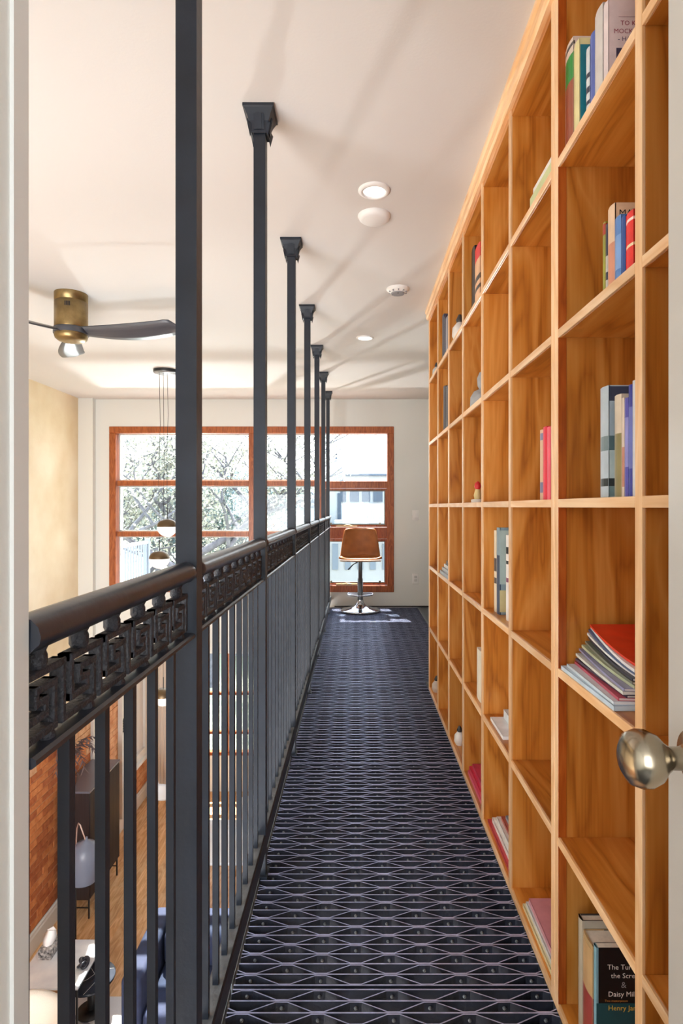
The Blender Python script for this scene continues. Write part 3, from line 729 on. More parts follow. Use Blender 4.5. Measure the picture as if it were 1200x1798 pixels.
# switch and outlet
for (yy, nm, lab, cat) in ((905, 'light_switch', 'white light switch plate on end wall beside the window', 'light switch'), (1016, 'power_outlet', 'white power outlet low on end wall beside the window', 'outlet')):
    x, y, zc = px(730, yy, 6.9)
    r = tag(empty(nm, (x, y, zc)), lab, cat)
    MB().box(-.038, .038, -.006, 0, -.06, .06).build('plate', M_whitep, r, bevel=.002)
    if nm == 'light_switch': MB().box(-.016, .016, -.010, -.006, -.03, .03).build('rocker', M_whitep, r, bevel=.001)
    else:
        for s in (-1, 1): MB().box(-.017, .017, -.008, -.006, s*.02-.014, s*.02+.014).build('socket', mat('socket', srgb(205, 203, 200), .4), r, bevel=.001)

# ------------------------------------------------------------------ windows
def win(name, units, Y, label, fw=.075, depth=.13, outer=None, M=M_frame):
    """units: list of (x0,x1,z0,z1,[bars z],style)"""
    r = struct(empty(name, (0, 0, 0)), label)
    x0, x1, z0, z1 = outer
    y0, y1 = Y-.012, Y+depth
    c = .05
    for (a, b, c0, c1) in ((x0, x1, z1-fw, z1), (x0, x1, z0, z0+fw)): 
        MB().box(a, b, y0, y1, c0, c1).build('frame_rail', M, r, bevel=.004, seg=1)
    for a in (x0, x1-fw): MB().box(a, a+fw, y0+.001, y1-.001, z0+fw, z1-fw).build('frame_stile', M, r, bevel=.004, seg=1)
    for k, (a, b, bars, lo) in enumerate(units):
        zz0, zz1 = z0+fw, z1-fw
        if k: MB().box(a-lo, a, y0+.002, y1-.002, zz0, zz1).build('mullion', M, r, bevel=.004, seg=1)
        zs = [zz0]+[v for q in bars for v in q]+[zz1]
        for (q0, q1) in bars: MB().box(a, b, y0+.01, y1-.02, q0, q1).build('glazing_bar', M, r, bevel=.003, seg=1)
        for i in range(0, len(zs), 2):
            MB().box(a+.001, b-.001, Y+.05, Y+.056, zs[i]+.001, zs[i+1]-.001).build('pane', M_glass, r)
    return r
def zy(y, d=6.9): return EYE-(y-890)*d/F
def xx(x, d=6.9): return (x-625)*d/F
bars_l = [(zy(853), zy(844)), (zy(942), zy(933.5))]
w1 = win('window_1', [(xx(206), xx(437), bars_l, 0), (xx(450.5), xx(557), bars_l, xx(450.5)-xx(437)), (xx(568), xx(681), [(zy(857), zy(845)), (zy(946), zy(926))], xx(568)-xx(557))],
    6.9, 'wide timber window with red-brown frame across end wall', fw=.078, outer=(WX0, WX1, WZ0, WZ1))
# white stops between timber and glass, casement sashes and their hardware in the right-hand unit
M_stop = mat('white_stop', srgb(228, 226, 226), .4)
for a, b in ((xx(206), xx(437)), (xx(450.5), xx(557))):
    for z0, z1 in ((WZ0+.078, zy(942)), (zy(933.5), zy(853)), (zy(844), WZ1-.078)):
        s = MB(); t = .014
        s.box(a, a+t, 6.96, 7.04, z0, z1); s.box(b-t, b, 6.96, 7.04, z0, z1); s.box(a+t, b-t, 6.96, 7.04, z1-t, z1); s.box(a+t, b-t, 6.96, 7.04, z0, z0+t)
        s.build('glass_stop', M_stop, w1)
a, b = xx(568), xx(681)
for z0, z1 in ((WZ0+.078, zy(946)), (zy(926), zy(857))):
    f = .026
    sa = MB(); sa.box(a+.004, a+f, 6.925, 6.96, z0+.004, z1-.004); sa.box(b-f, b-.004, 6.925, 6.96, z0+.004, z1-.004); sa.box(a+f, b-f, 6.925, 6.96, z1-f, z1-.004); sa.box(a+f, b-f, 6.925, 6.96, z0+.004, z0+f)
    so = sa.build('sash', M_frame, w1)
    sc = MB(); g = .012
    for (p, q, u, v) in ((a+f, a+f+g, z0+f, z1-f), (b-f-g, b-f, z0+f, z1-f), (a+f+g, b-f-g, z1-f-g, z1-f), (a+f+g, b-f-g, z0+f, z0+f+g)):
        sc.box(p, q, 6.93, 6.945, u, v)
    sc.build('screen_frame', mat('screen_frame', srgb(120, 112, 100), .5), so)
    for x in (a+.09, b-.09):
        MB().box(x-.012, x+.012, 6.915, 6.925, z0+.035, z0+.055).build('screen_clip', M_nickel, so)
    h = MB(); h.box(a+.15, a+.40, 6.90, 6.925, z0+.004, z0+.02); h.tube([(a+.24, 6.905, z0+.015), (a+.28, 6.885, z0+.03), (a+.34, 6.885, z0+.018)], .006, 6)
    h.build('crank_handle', mat('crank', srgb(214, 190, 150), .35, metal=.3), so)

# ------------------------------------------------------------------ bar stool
st = tag(empty('bar_stool', (.0515, 6.60, .012)), 'tan leather swivel bar stool with trumpet base in front of the window', 'bar stool')
MB().lathe([(.225, 0), (.225, .006), (.21, .012), (.13, .028), (.07, .05), (.045, .08), (.036, .10), (.034, .12)], n=40).build('base', M_chrome, st)
MB().lathe([(.030, .11), (.030, .36), (.024, .362), (.024, .55)], n=24).build('column', mat('steel_column', srgb(110, 116, 124), .3, metal=.9), st)
ringp = []
for k in range(25):
    a = math.radians(-200+220*k/24); ringp.append((.145*math.cos(a), .145*math.sin(a)-.02, .185))
MB().tube(ringp, .0095, 8).build('foot_ring', M_chrome, st)
MB().tube([(ringp[0]), (0, -.0, .185), ringp[-1]], .008, 6).build('foot_ring_spoke', M_chrome, st)
MB().tube([(-.03, -.03, .545), (-.08, -.06, .52), (-.135, -.08, .465)], [.006, .006, .009], 8).build('lever', M_black, st)
MB().box(-.09, .09, -.09, .09, .55, .562).build('seat_plate', M_black, st)
def shell():
    prof = [(-.215, .585), (-.205, .60), (-.12, .592), (0, .580), (.10, .585), (.155, .615), (.178, .66), (.19, .74), (.205, .84), (.215, .90), (.217, .912)]
    halfw = [.222, .232, .235, .235, .23, .222, .215, .202, .185, .170, .155]
    N = 14; vs = []; fs = []
    for i, ((y, z), hw) in enumerate(zip(prof, halfw)):
        for j in range(N+1):
            u = -1+2*j/N
            seat = i < 5
            yy = y-(0 if seat else .055*u*u); zz = z+(.022*u**4 if seat else 0) - (.012*abs(u)**4 if i >= 9 else 0)
            vs.append((u*hw, yy, zz))
    n = N+1
    for i in range(len(prof)-1):
        for j in range(N): fs.append((i*n+j, i*n+j+1, (i+1)*n+j+1, (i+1)*n+j))
    me = bpy.data.meshes.new('seat_shell'); me.from_pydata(vs, [], fs); bm = bmesh.new(); bm.from_mesh(me)
    bmesh.ops.solidify(bm, geom=bm.faces[:], thickness=.022); bmesh.ops.recalc_face_normals(bm, faces=bm.faces)
    for f in bm.faces: f.smooth = True
    bm.to_mesh(me); bm.free(); return me
put('seat_shell', shell(), M_leather, st)
MB().tube([(-.222, -.222, .578), (-.1, -.224, .575), (.1, -.224, .575), (.222, -.222, .578)], .010, 8).build('seat_piping', mat('pale_piping', srgb(206, 172, 146), .5), st)

# ------------------------------------------------------------------ living room below: shell
YL = 9.15
fl = struct(empty('floor', (0, 0, ZL)), 'honey oak plank floor of the living room')
MB().box(-3.4, .95, .38, 9.3, -.12, -.021).build('subfloor', M_pan, fl)
pl = {}
for i in range(46):
    w = .0905; xa = -3.23+i*w
    if xa > .9: break
    y = .52-R.random()*.9
    while y < YL:
        ln = R.choice((.9, 1.2, 1.5, 1.8)); a, b = max(y, .52), min(y+ln, YL)
        if b-a > .05:
            if xa < -.9 and b > 4.2:
                k = round(b-a, 2)
                if k not in pl: pl[k] = MB().box(0, w-.0012, 0, k-.0012, -.02, 0)
                if not isinstance(pl[k], bpy.types.Mesh): pl[k] = pl[k].mesh('plank')
                put('plank', pl[k], M_oak, fl, (xa, a, 0))
        y += ln
MB().box(-3.23, -.9, .52, 4.2, -.021, -.001).build('floor_underlay', M_oak, fl)
MB().box(-.86, .9, .52, YL, -.021, -.001).build('floor_underlay', M_oak, fl)
# brick side wall
wl = struct(empty('wall_lower_left', (-3.23, 5.4, ZL)), 'old orange brick wall of the living room')
MB().box(-.17, -.006, -5.02, 3.9, 0, 2.16).build('mortar_backing', M_mortar, wl)
BM = []
for k in range(5):
    m = MB(); j = lambda s: R.uniform(-s, s)
    L_, H_, D_ = .208, .0625, .02
    m.add([(-D_, 0, 0), (j(.003), j(.003), j(.003)), (j(.003), L_+j(.004), j(.003)), (-D_, L_, 0), (-D_, 0, H_), (j(.003), j(.003), H_+j(.003)), (j(.003), L_+j(.004), H_+j(.003)), (-D_, L_, H_)],
          [(0, 3, 2, 1), (4, 5, 6, 7), (0, 1, 5, 4), (1, 2, 6, 5), (2, 3, 7, 6), (3, 0, 4, 7)])
    BM.append([m.mesh('brick') for _ in range(3)])
    for me, mm in zip(BM[-1], (M_brick, M_brick2, M_brick3)): me.materials.append(mm)
rest = MB(); cnt = 0
row = 0; zz = .215
def brick_kind(y, z):
    t = z+R.uniform(-.25, .25)
    if t > 1.85: return 2
    if y > 6.9 and R.random() < .55: return 2
    return 0 if R.random() < .7 else 1
while zz < 2.14:
    y = 5.40+(.109 if row % 2 else 0)
    while y < 9.0:
        if y < 7.2:
            put('brick', R.choice(BM)[brick_kind(y, zz)], None, wl, (R.uniform(-.002, .004), y-5.4, zz))
        else:
            v = BM[row % 5][0]; o = len(rest.v)
            rest.v += [(p.co.x, p.co.y+y-5.4, p.co.z+zz) for p in v.vertices]; rest.f += [tuple(i+o for i in f.vertices) for f in v.polygons]; rest.sm += [False]*len(v.polygons)
        y += .218
    row += 1; zz += .0735
ro = rest.build('far_bricks', mat('brick_far', srgb(190, 122, 78), .85, col2=srgb(220, 170, 130), var_scale=7, bump=.4, bump_scale=70), wl); ro['kind'] = 'stuff'
bb = MB(); bb.prism([(-3.23, ZL), (-3.208, ZL), (-3.208, ZL+.15), (-3.214, ZL+.17), (-3.214, ZL+.19), (-3.222, ZL+.205), (-3.23, ZL+.205)], .52, YL)
struct(bb.build('baseboard_left', M_trim), 'tall white moulded baseboard under the brick')
# white casings on the brick wall
struct(box('trim_5', -3.23, -3.19, 7.14, 7.22, ZL+.2, -.55, M_trim), 'narrow white vertical board on the brick')
struct(box('trim_6', -3.23, -3.17, 7.96, 8.12, ZL+.2, -.55, M_trim), 'white vertical casing past the cabinet')
hk = tag(empty('coat_hook_rail', (-3.17, 8.0, -2.0)), 'small black coiled iron bracket on white casing', 'bracket')
for k in range(5):
    MB().tube([(0, -.02, .12+k*.035), (.03, 0, .125+k*.035), (.03, .03, .115+k*.035), (0, .05, .12+k*.035)], .006, 6).build('coil', M_black, hk)
MB().box(-.0, .004, -.01, .01, .1, .29).build('back_strip', M_black, hk)
# white window in the brick wall
w2 = struct(empty('window_2', (-3.23, 8.2, -2.55)), 'white-cased side window in the brick wall')
for (a, b, c, d) in ((0, .10, 0, 1.9), (.66, .76, 0, 1.9), (.1, .66, 1.8, 1.9), (.1, .66, 0, .1)):
    MB().box(0, .05, a, b, c, d).build('casing', M_trim, w2)
MB().box(0, .10, -.04, .80, -.04, 0).build('sill', M_trim, w2)
MB().box(.004, .012, .1, .66, .1, 1.8).build('roller_blind', mat('pale_blind', srgb(214, 214, 216), .7), w2)
# extension: soffit, deck and far wall with its own window
sf = MB(); sf.box(-3.4, 1.0, 7.05, 9.3, -.55, -.45); 
struct(sf.build('ceiling_lower', M_ceil), 'low ceiling of the garden extension')
w3x0, w3x1, w3z0, w3z1 = -2.50, -.55, -2.70, -.85
ew = MB(); ew.box(-3.4, w3x0, YL, YL+.15, ZL, -.55); ew.box(w3x1, .95, YL, YL+.15, ZL, -.55); ew.box(w3x0, w3x1, YL, YL+.15, ZL, w3z0); ew.box(w3x0, w3x1, YL, YL+.15, w3z1, -.55)
struct(ew.build('wall_lower_far', M_white), 'white garden wall of the lower room')
b3 = [(-2.37, -2.33), (-1.76, -1.72)]
win('window_3', [(w3x0+.05, -2.03, b3, 0), (-1.98, -1.26, b3, .05), (-1.21, w3x1-.05, b3, .05)], YL, 'timber garden window of the lower room', fw=.05, depth=.1, outer=(w3x0, w3x1, w3z0, w3z1))
# curtain
cu = MB(); n = 60; rings = []
for zc in (ZL+.02, ZL+1.2, -.62):
    rings.append([(-3.14+.56*k/n, 9.07+.022*math.sin(k*1.15)+.004*math.sin(k*3.1+zc), zc) for k in range(n+1)])
cu.loft(rings, False, True, closed=False)
tag(cu.build('curtain', mat('linen', srgb(226, 214, 202), .9)), 'pale linen curtain hanging beside the lower garden window', 'curtain')

# ------------------------------------------------------------------ living room below: furniture
cb = tag(empty('cabinet', (-3.20, 6.30, ZL)), 'tall black-brown reeded cabinet on thin legs against the brick', 'cabinet')
MB().box(0, .335, 0, .80, .215, 1.362).build('carcass', M_cabinet, cb)
MB().box(-.0, .345, -.005, .805, 1.362, 1.382).build('top', mat('top_window_sheen', srgb(104, 106, 118), .25), cb)  # window reflection painted in, so the top is lighter than the carcass
for k in range(40):
    MB().lathe([(.0098, .225), (.0098, 1.355)], (.336, .01+.78*(k+.5)/40, 0), 8).build('reed', M_cabinet, cb)
for x in (.02, .32):
    for y in (.03, .77): MB().box(x-.008, x+.008, y-.008, y+.008, 0, .215).build('leg', M_black, cb)
for y in (.03, .77): MB().box(.02, .32, y-.005, y+.005, .11, .12).build('stretcher', M_black, cb)
# palm in a pot on the cabinet
pp = tag(empty('potted_palm', (-3.12, 6.43, ZL+1.382)), 'potted palm with drooping dark fronds on the cabinet', 'plant')
MB().lathe([(.04, 0), (.052, .04), (.056, .10), (.054, .11), (.048, .105)], n=20).build('pot', mat('pot_clay', srgb(120, 70, 46), .7), pp)
M_palm = mat('palm_leaf', srgb(66, 52, 62), .6, col2=srgb(112, 96, 96), var_scale=12)
MB().tube([(0, 0, .10), (.01, .01, .22), (.02, .02, .34)], [.014, .012, .010], 8).build('stem', M_palm, pp)
for k in range(11):
    a = k*2.4+.4; fr = MB(); L_ = R.uniform(.24, .36); up = R.uniform(.10, .24)
    pts = []
    for i in range(9):
        t = i/8; rr = L_*t; h = .33+up*math.sin(t*2.6)-.10*t*t
        x = .02+math.cos(a)*rr
        pts.append(Vector((max(x, -.09), math.sin(a)*rr, h)))
    fr.tube(pts, .003, 5)
    for i in range(1, 9):
        tdir = (pts[i]-pts[i-1]).normalized(); side = tdir.cross(Vector((0, 0, 1))).normalized()
        for s in (-1, 1):
            e = pts[i]+tdir*.05+side*s*.095*(1-abs(i-4)/8)-Vector((0, 0, .045))
            e.x = max(e.x, -.10)
            q = tdir*.013
            fr.add([pts[i]-q, pts[i]+q, e, pts[i]-q+Vector((0, 0, .002))], [(0, 1, 2), (0, 2, 3), (1, 3, 2)])
    fr.build('frond', M_palm, pp)
# floor lamp
lp = tag(empty('floor_lamp', (-2.77, 5.80, ZL)), 'slate grey dome reading lamp on a slim arched pole', 'floor lamp')
MB().lathe([(.12, 0), (.12, .012), (.02, .018)], n=28).build('base', M_black, lp)
MB().tube([(0, 0, .015), (0, 0, .70)], .0075, 8).build('pole', M_black, lp)
arc = [(0, 0, .70), (.005, 0, 1.15), (.012, -.0, 1.26), (.030, -.005, 1.315), (.048, -.01, 1.30), (.085, -.012, 1.20), (.10, -.012, 1.155)]
MB().tube(arc, .0065, 8).build('arm', mat('blush_metal', srgb(196, 168, 156), .35, metal=.5), lp)
sh = MB(); sh.lathe([(.146, -.40), (.154, -.35), (.158, -.27), (.152, -.17), (.134, -.10), (.098, -.05), (.05, -.03), (.042, -.02), (.012, -.01), (.010, .02)], (0, 0, 0), 32)
so = sh.build('shade', mat('slate_enamel', srgb(112, 118, 136), .35), lp, (.112, -.012, 1.165)); so.scale = (.92, .92, 1.0); so.rotation_euler = (0, .10, 0)
# marble side table, low round table and what stands on it
mt = tag(empty('side_table', (-2.575, 5.125, ZL+.0092)), 'square white marble side table on a thin dark frame', 'side table')
MB().box(-.275, .275, -.275, .275, .432, .45).build('top', M_marble, mt, bevel=.003)
for x in (-.262, .262):
    for y in (-.262, .262): MB().box(x-.007, x+.007, y-.007, y+.007, 0, .432).build('leg', M_black, mt)
for y in (-.262, .262): MB().box(-.262, .262, y-.005, y+.005, .03, .042).build('stretcher', M_black, mt)
for x in (-.262, .262): MB().box(x-.005, x+.005, -.262, .262, .415, .43).build('apron', M_black, mt)
rt = tag(empty('round_table', (-2.33, 5.16, ZL+.0092)), 'low round black marble table nested under white marble one', 'side table')
M_bm = mat('black_marble', srgb(30, 36, 48), .12, col2=srgb(44, 50, 62), var_scale=6)
MB().lathe([(.198, .277), (.202, .28), (.202, .293), (.198, .296)], n=40).build('top', M_bm, rt)
for pts in ([(-.15, -.12), (-.02, -.03), (.05, .08), (.16, .10)], [(.02, -.19), (.06, -.06), (.05, .08)], [(-.1, .16), (.03, .02), (.18, -.06)]):
    MB().tube([(x, y, .2958) for x, y in pts], .0018, 4).build('vein', M_whitep, rt)
MB().lathe([(.03, .02), (.03, .277)], n=14).build('stem', M_black, rt)
MB().lathe([(.12, 0), (.12, .01), (.03, .02)], n=28).build('base', M_black, rt)
tb = tag(empty('tissue_box', (-2.735, 5.25, ZL+.4595)), 'patterned black and white tissue box with a tissue pulled up', 'tissue box')
MB().box(-.057, .057, -.10, .10, 0, .085).build('carton', mat('tissue_print', srgb(32, 32, 36), .6, col2=srgb(206, 202, 200), var_scale=42), tb, bevel=.002)
ts = MB(); rings = []
for i in range(7):
    t = i/6; w = .035+.02*math.sin(t*3); rings.append([(-w*math.cos(.3), -.05+.06*t-.008*math.sin(6*t), .086+.10*t), (0.008*math.sin(9*t), -.03+.07*t+.01, .086+.105*t), (w, -.03+.06*t, .086+.09*t), (.0, -.055+.06*t-.006, .086+.10*t)])
ts.loft(rings, True, True); ts.build('tissue', mat('tissue', srgb(240, 238, 238), .9), tb)
kn = tag(empty('knot_ornament', (-2.36, 5.08, ZL+.4595)), 'small black knotted ornament on white marble table', 'ornament')
kp = []
for i in range(49):
    t = 2*math.pi*i/48; kp.append(((.028+.013*math.cos(3*t))*math.cos(2*t), (.04+.015*math.cos(3*t))*math.sin(2*t), .035+.022*math.sin(3*t)))
MB().tube(kp, .0125, 8).build('loop', mat('black_satin', srgb(44, 44, 54), .35), kn)
# cream barrel chair
ch = tag(empty('barrel_chair', (-2.45, 4.13, ZL+.0092)), 'cream upholstered barrel armchair with rounded back', 'armchair')
br = MB(); rings = []; n = 30
for k in range(n+1):
    a = math.radians(-45+270*k/n); ca, sa = math.cos(a), math.sin(a)
    e = min(1, min(k, n-k)/4+.35); top = .60+.14*e
    pr = [(.27, .10), (.37, .08), (.40, .30), (.405, top-.10), (.385, top-.02), (.345, top), (.30, top-.02), (.275, top-.10)]
    rings.append([(r*ca, r*sa, z) for r, z in pr])
br.loft(rings, True, True); br.build('backrest', M_cream, ch)
MB().lathe([(.26, .10), (.30, .14), (.305, .36), (.28, .42), (.20, .435), (.02, .44)], n=32).build('seat', M_cream, ch)
MB().lathe([(.24, 0), (.24, .10)], n=28).build('plinth', M_black, ch)
# navy sofa
sf_ = tag(empty('sofa', (-1.85, 4.60, ZL+.0092)), 'navy blue upholstered sofa below the walkway', 'sofa')
MB().box(0, .16, 0, .86, .06, .72).build('arm', M_navy, sf_, bevel=.035, seg=3)
MB().box(1.84, 2.0, 0, .86, .06, .72).build('arm', M_navy, sf_, bevel=.035, seg=3)
MB().box(.16, 1.84, .60, .86, .06, .72).build('back_frame', M_navy, sf_, bevel=.05, seg=3)
MB().box(.16, 1.84, .02, .62, .06, .27).build('seat_base', M_navy, sf_, bevel=.02, seg=2)
for k in range(2):
    x = .165+k*.84
    MB().box(x, x+.83, .0, .60, .27, .44).build('seat_cushion', M_navy, sf_, bevel=.045, seg=3)
    MB().box(x+.01, x+.82, .47, .66, .43, .74).build('back_cushion', M_navy, sf_, bevel=.07, seg=3)
for x in (.08, 1.92):
    for y in (.06, .80): MB().lathe([(.018, 0), (.024, .06)], (x, y, 0), 10).build('foot', M_black, sf_)
# rug
rg = tag(empty('rug', (-2.1, 4.05, ZL)), 'pale woven rug with grey diagonal stripes', 'rug')
MB().box(-1.0, 1.2, -1.25, 1.26, 0, .008).build('pile', mat('rug_white', srgb(226, 224, 226), .95, bump=.4, bump_scale=120), rg)
M_rs = mat('rug_stripe', srgb(150, 154, 168), .95)
rs = MB()
for k in range(30):
    y = -1.15+k*.078
    for seg in range(7):
        xa = -.95+seg*.30; dy = .15 if seg % 2 else -.15
        rs.add([(xa, y, .0085), (xa+.30, y+dy, .0085), (xa+.30, y+dy+.032, .0085), (xa, y+.032, .0085)], [(0, 1, 2, 3)])
# keep only stripes inside the border
rs2 = MB()
for f in rs.f:
    if all(-1.18 < rs.v[i][1] < 1.10 for i in f): rs2.add([rs.v[i] for i in f], [(0, 1, 2, 3)])
rs2.build('stripes', M_rs, rg)
# dining table and chairs
dt = tag(empty('dining_table', (-1.25, 6.50, ZL)), 'white topped dining table on slim timber legs', 'dining table')
MB().box(-.62, .62, -.42, .42, .72, .75).build('top', mat('white_lacquer', srgb(228, 234, 242), .2), dt, bevel=.004)
for x in (-.55, .55):
    for y in (-.35, .35): MB().tube([(x, y, .72), (x*1.03, y*1.03, 0)], [.024, .015], 10).build('leg', M_oak, dt)
def shell_chair():
    r = empty('shell_chair', (0, 0, 0))
    n = 12; prof = [(-.20, .455), (-.1, .44), (.05, .435), (.15, .45), (.20, .52), (.225, .62), (.24, .72), (.245, .80)]; hw = [.20, .225, .23, .23, .23, .225, .21, .17]
    vs = []; fs = []
    for (y, z), w in zip(prof, hw):
        for j in range(n+1):
            u = -1+2*j/n; vs.append((u*w, y-(.05*u*u if z > .5 else 0), z+.05*abs(u)**3*(1 if z < .5 else 0)))
    for i in range(len(prof)-1):
        for j in range(n): a = i*(n+1)+j; fs.append((a, a+1, a+n+2, a+n+1))
    me = bpy.data.meshes.new('shell'); me.from_pydata(vs, [], fs); bm = bmesh.new(); bm.from_mesh(me)
    bmesh.ops.solidify(bm, geom=bm.faces[:], thickness=.012); bmesh.ops.recalc_face_normals(bm, faces=bm.faces)
    for f in bm.faces: f.smooth = True
    bm.to_mesh(me); bm.free(); put('shell', me, M_whitep, r)
    for x in (-1, 1):
        for y in (-1, 1): MB().tube([(x*.08, y*.08, .43), (x*.2, y*.2, 0)], [.016, .011], 8).build('leg', M_oak, r)
    return r
c1 = shell_chair(); c1.location = (-2.62, 8.15, ZL); c1.rotation_euler = (0, 0, math.radians(100)); tag(c1, 'white shell chair on timber legs near the linen curtain', 'chair')
c2 = copy_tree(c1); c2.location = (-1.25, 7.15, ZL); c2.rotation_euler = (0, 0, 0); tag(c2, 'white shell chair on the garden side of the dining table', 'chair')

# ------------------------------------------------------------------ outside
GZ = -3.4
gd = MB(); gd.add([(-60, 9.3, GZ), (60, 9.3, GZ), (60, 120, GZ), (-60, 120, GZ)], [(0, 1, 2, 3)])
struct(gd.build('ground', mat('garden_ground', srgb(150, 152, 130), .95, var=.2, var_scale=.8)), 'garden ground outside')
struct(box('roof_deck', -3.4, 1.95, 7.05, 9.3, -.45, -.40, mat('deck_boards', srgb(170, 166, 160), .8, var=.15, stretch=(10, .6, 1), var_scale=3)), 'flat roof deck outside the window')
dk = tag(empty('deck_railing', (-3.0, 7.2, -.40)), 'grey metal baluster railing along the deck outside', 'railing')
M_dk = mat('deck_rail', srgb(120, 132, 146), .5)
MB().box(-.025, .025, 0, 1.24, 1.05, 1.09).build('top_rail', mat('deck_rail_top', srgb(196, 200, 206), .4), dk)
MB().box(-.015, .015, 0, 1.24, .08, .11).build('bottom_rail', M_dk, dk)
for k in range(13): MB().box(-.009, .009, .05+k*.095-.009, .05+k*.095+.009, .11, 1.05).build('baluster', M_dk, dk)
for y in (0.0, 1.24): MB().box(-.03, .03, y-.03, y+.03, 0, 1.12).build('post', M_dk, dk)

M_bark = mat('bark', srgb(92, 92, 100), .9, var=.3, var_scale=10)
M_lf = [mat('leaf_pale', srgb(128, 134, 128), .7, col2=srgb(198, 196, 180), var_scale=3), mat('leaf_blue', srgb(70, 92, 100), .7, col2=srgb(120, 144, 146), var_scale=3)]
def tree(name, base, h, seed, label, leaf, n_leaf, lean=(0, 0), lv=5, spread=.62):
    q = random.Random(seed); r = tag(empty(name, base), label, 'tree', 'trees in the garden')
    tr = MB(); tips = []
    def grow(p, d, ln, rad, lev):
        pts = [p]; dd = d.copy()
        for i in range(4):
            dd = (dd+Vector((q.uniform(-.16, .16), q.uniform(-.16, .16), q.uniform(-.04, .12)))).normalized()
            pts.append(pts[-1]+dd*ln/4)
        tr.tube(pts, [rad*(1-.1*i) for i in range(5)], 6 if lev < 3 else 4, True, False)
        if lev >= 2: tips.append((pts[2], pts[4]))
        if lev >= lv: return
        for k in range(3 if lev else 4):
            ax = Vector((q.uniform(-1, 1), q.uniform(-1, 1), q.uniform(-.1, .5))).normalized()
            nd = (dd*(1-spread)+ax*spread*1.1).normalized(); nd.z = max(nd.z, -.15)
            grow(pts[q.choice((2, 3, 4, 4))], nd.normalized(), ln*q.uniform(.62, .84), rad*.58, lev+1)
    grow(Vector((0, 0, 0)), Vector((lean[0], lean[1], 1)).normalized(), h*.36, h*.019, 0)
    tr.build('trunk', M_bark, r)
    lf = MB()
    for _ in range(n_leaf):
        a, b = q.choice(tips); c = a.lerp(b, q.random())+Vector((q.gauss(0, .16), q.gauss(0, .16), q.gauss(0, .16)))
        u = Vector((q.gauss(0, 1), q.gauss(0, 1), q.gauss(0, 1))).normalized(); v = u.orthogonal().normalized(); s = q.uniform(.03, .07)
        lf.add([c-u*s, c-v*s*.5, c+u*s, c+v*s*.5], [(0, 1, 2, 3)])
    o = lf.build('foliage', M_lf[leaf], r); o['kind'] = 'stuff'
    return r
tree('leafy_tree', (-3.7, 15.0, GZ), 9.5, 3, 'bare-branched tree with pale young leaves just past the deck', 0, 16000, (.02, 0))
tree('leafy_tree', (-7.2, 16.5, GZ), 9.0, 11, 'slanting tree with pale blossom behind the deck railing', 0, 16000, (.16, 0))
tree('leafy_tree', (-9.0, 26.0, GZ), 9.0, 5, 'blue-green tree filling the gap behind the pale trees', 1, 22000, (0, 0))
tree('leafy_tree', (-6.0, 30.0, GZ), 7.5, 21, 'low blue-green tree standing before the gabled house', 1, 18000, (0, 0))
tree('leafy_tree', (-4.0, 19.6, GZ), 5.6, 33, 'small pale shrub-like tree left of the rowhouse balcony', 0, 8000, (0, 0))
tree('leafy_tree', (-5.2, 20.5, GZ), 6.4, 41, 'dense blue-grey shrub tree in the middle of the garden', 1, 20000, (0, 0), 5, .7)
tree('leafy_tree', (-11.5, 21.0, GZ), 8.0, 52, 'broad pale tree at the side of the garden', 0, 18000, (.05, 0), 5, .7)
# rowhouse opposite, with balcony
M_hw = mat('house_white', srgb(158, 162, 166), .8, var=.05, var_scale=2); M_hg = mat('house_grey', srgb(112, 124, 138), .8); M_hd = mat('house_dark', srgb(60, 74, 90), .5)
D = 22.0
def hx(x): return (x-625)*D/F
def hz(y): return EYE-(y-890)*D/F
rh = tag(empty('rowhouse', (hx(578), D, GZ)), 'pale rowhouse with balcony and flat roof across the garden', 'house')
def hp_(name, x0, x1, y0, y1, a, b, m):      # pixel box on the house front
    o = MB().box(hx(x0)-hx(578), hx(x1)-hx(578), a, b, hz(y1)-GZ, hz(y0)-GZ).build(name, m, rh); return o
hp_('wall', 578, 900, 846, 1090, 0, 6, M_hw)
hp_('parapet', 606, 900, 836, 846, -.2, 6, mat('parapet', srgb(150, 152, 156), .8))
hp_('roof_edge', 606, 900, 833.5, 836, -.3, 6.2, M_hd)
hp_('roof_block', 630, 700, 829, 833.5, 1.0, 4, M_hg)
hp_('chimney', 584, 592, 800, 836, 1.5, 2.2, mat('chimney', srgb(150, 150, 160), .8))
hp_('chimney_pot', 586, 590, 790, 800, 1.7, 2.0, M_hd)
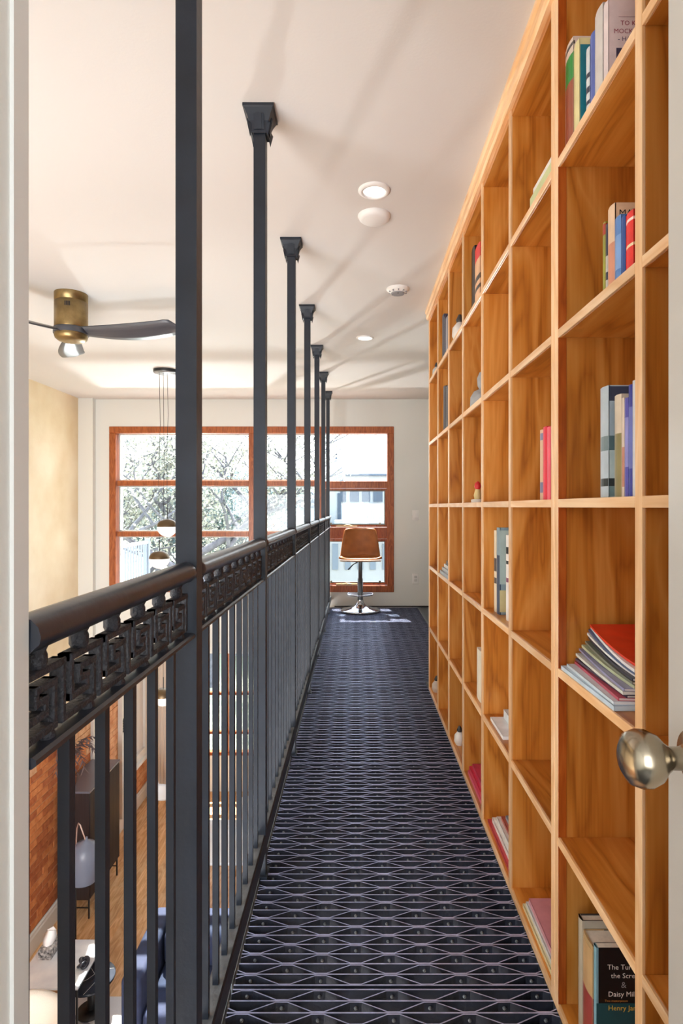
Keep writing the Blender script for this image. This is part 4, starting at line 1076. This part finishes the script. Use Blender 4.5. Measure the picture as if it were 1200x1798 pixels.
hp_('gable_block', 578, 600, 816, 846, .5, 5, M_hw)
hp_('door', 593, 599, 866, 912, -.05, .0, M_hd)
for k, (a, b) in enumerate(((598, 608), (615, 631), (636, 650), (656, 672), (680, 696))):
    hp_('window', a, b, 862, 881, -.06, 0, M_hd); hp_('window_surround', a-1, b+1, 860, 862, -.09, 0, M_hw)
hp_('balcony_slab', 590, 900, 912, 917, -1.6, 0, M_hw)
hp_('balcony_rail', 602, 900, 885, 886.6, -1.58, -1.5, M_trim)
for k in range(40): hp_('baluster', 603+k*2.6, 604.1+k*2.6, 886.6, 911, -1.57, -1.52, M_trim)
hp_('balcony_post', 634, 637, 882, 912, -1.6, -1.48, M_trim)
hp_('storey_band', 578, 900, 918, 928, -.12, 0, M_hg)
for k in range(7): hp_('window', 584+k*22, 594+k*22, 955, 1000, -.06, 0, M_hg)
# far gabled house
gh = tag(empty('gabled_house', (-3.6, 36, GZ)), 'grey-blue gabled house far beyond the garden', 'house')
MB().box(-1.3, 1.6, 0, 6, 0, 4.6).build('wall', mat('house_blue', srgb(140, 160, 180), .8), gh)
g = MB(); g.prism([(-1.6, 4.5), (1.9, 4.5), (.15, 6.2)], -.2, 6.2); g.build('roof', M_hd, gh)
MB().box(-.2, .6, -.06, 0, 2.9, 4.1).build('window', M_hw, gh)
# brick-red roofed shed and fence
sd = tag(empty('garden_shed', (-6.2, 46, GZ)), 'low shed with faded terracotta roof among the trees', 'shed')
MB().box(-1.6, 1.6, 0, 3, 0, 2.7).build('wall', M_hw, sd)
g = MB(); g.prism([(-1.9, 2.6), (1.9, 2.6), (0, 4.3)], -.2, 3.2); g.build('roof', mat('terracotta', srgb(196, 140, 120), .8), sd)
fn = tag(empty('garden_fence', (-4.0, 18.0, GZ)), 'long pale board fence at the garden end', 'fence')
for k in range(46): MB().box(k*.17, k*.17+.155, 0, .03, 0, 2.0).build('board', M_hw, fn)
MB().box(0, 7.8, -.05, 0, 1.6, 1.7).build('fence_rail', M_hg, fn)
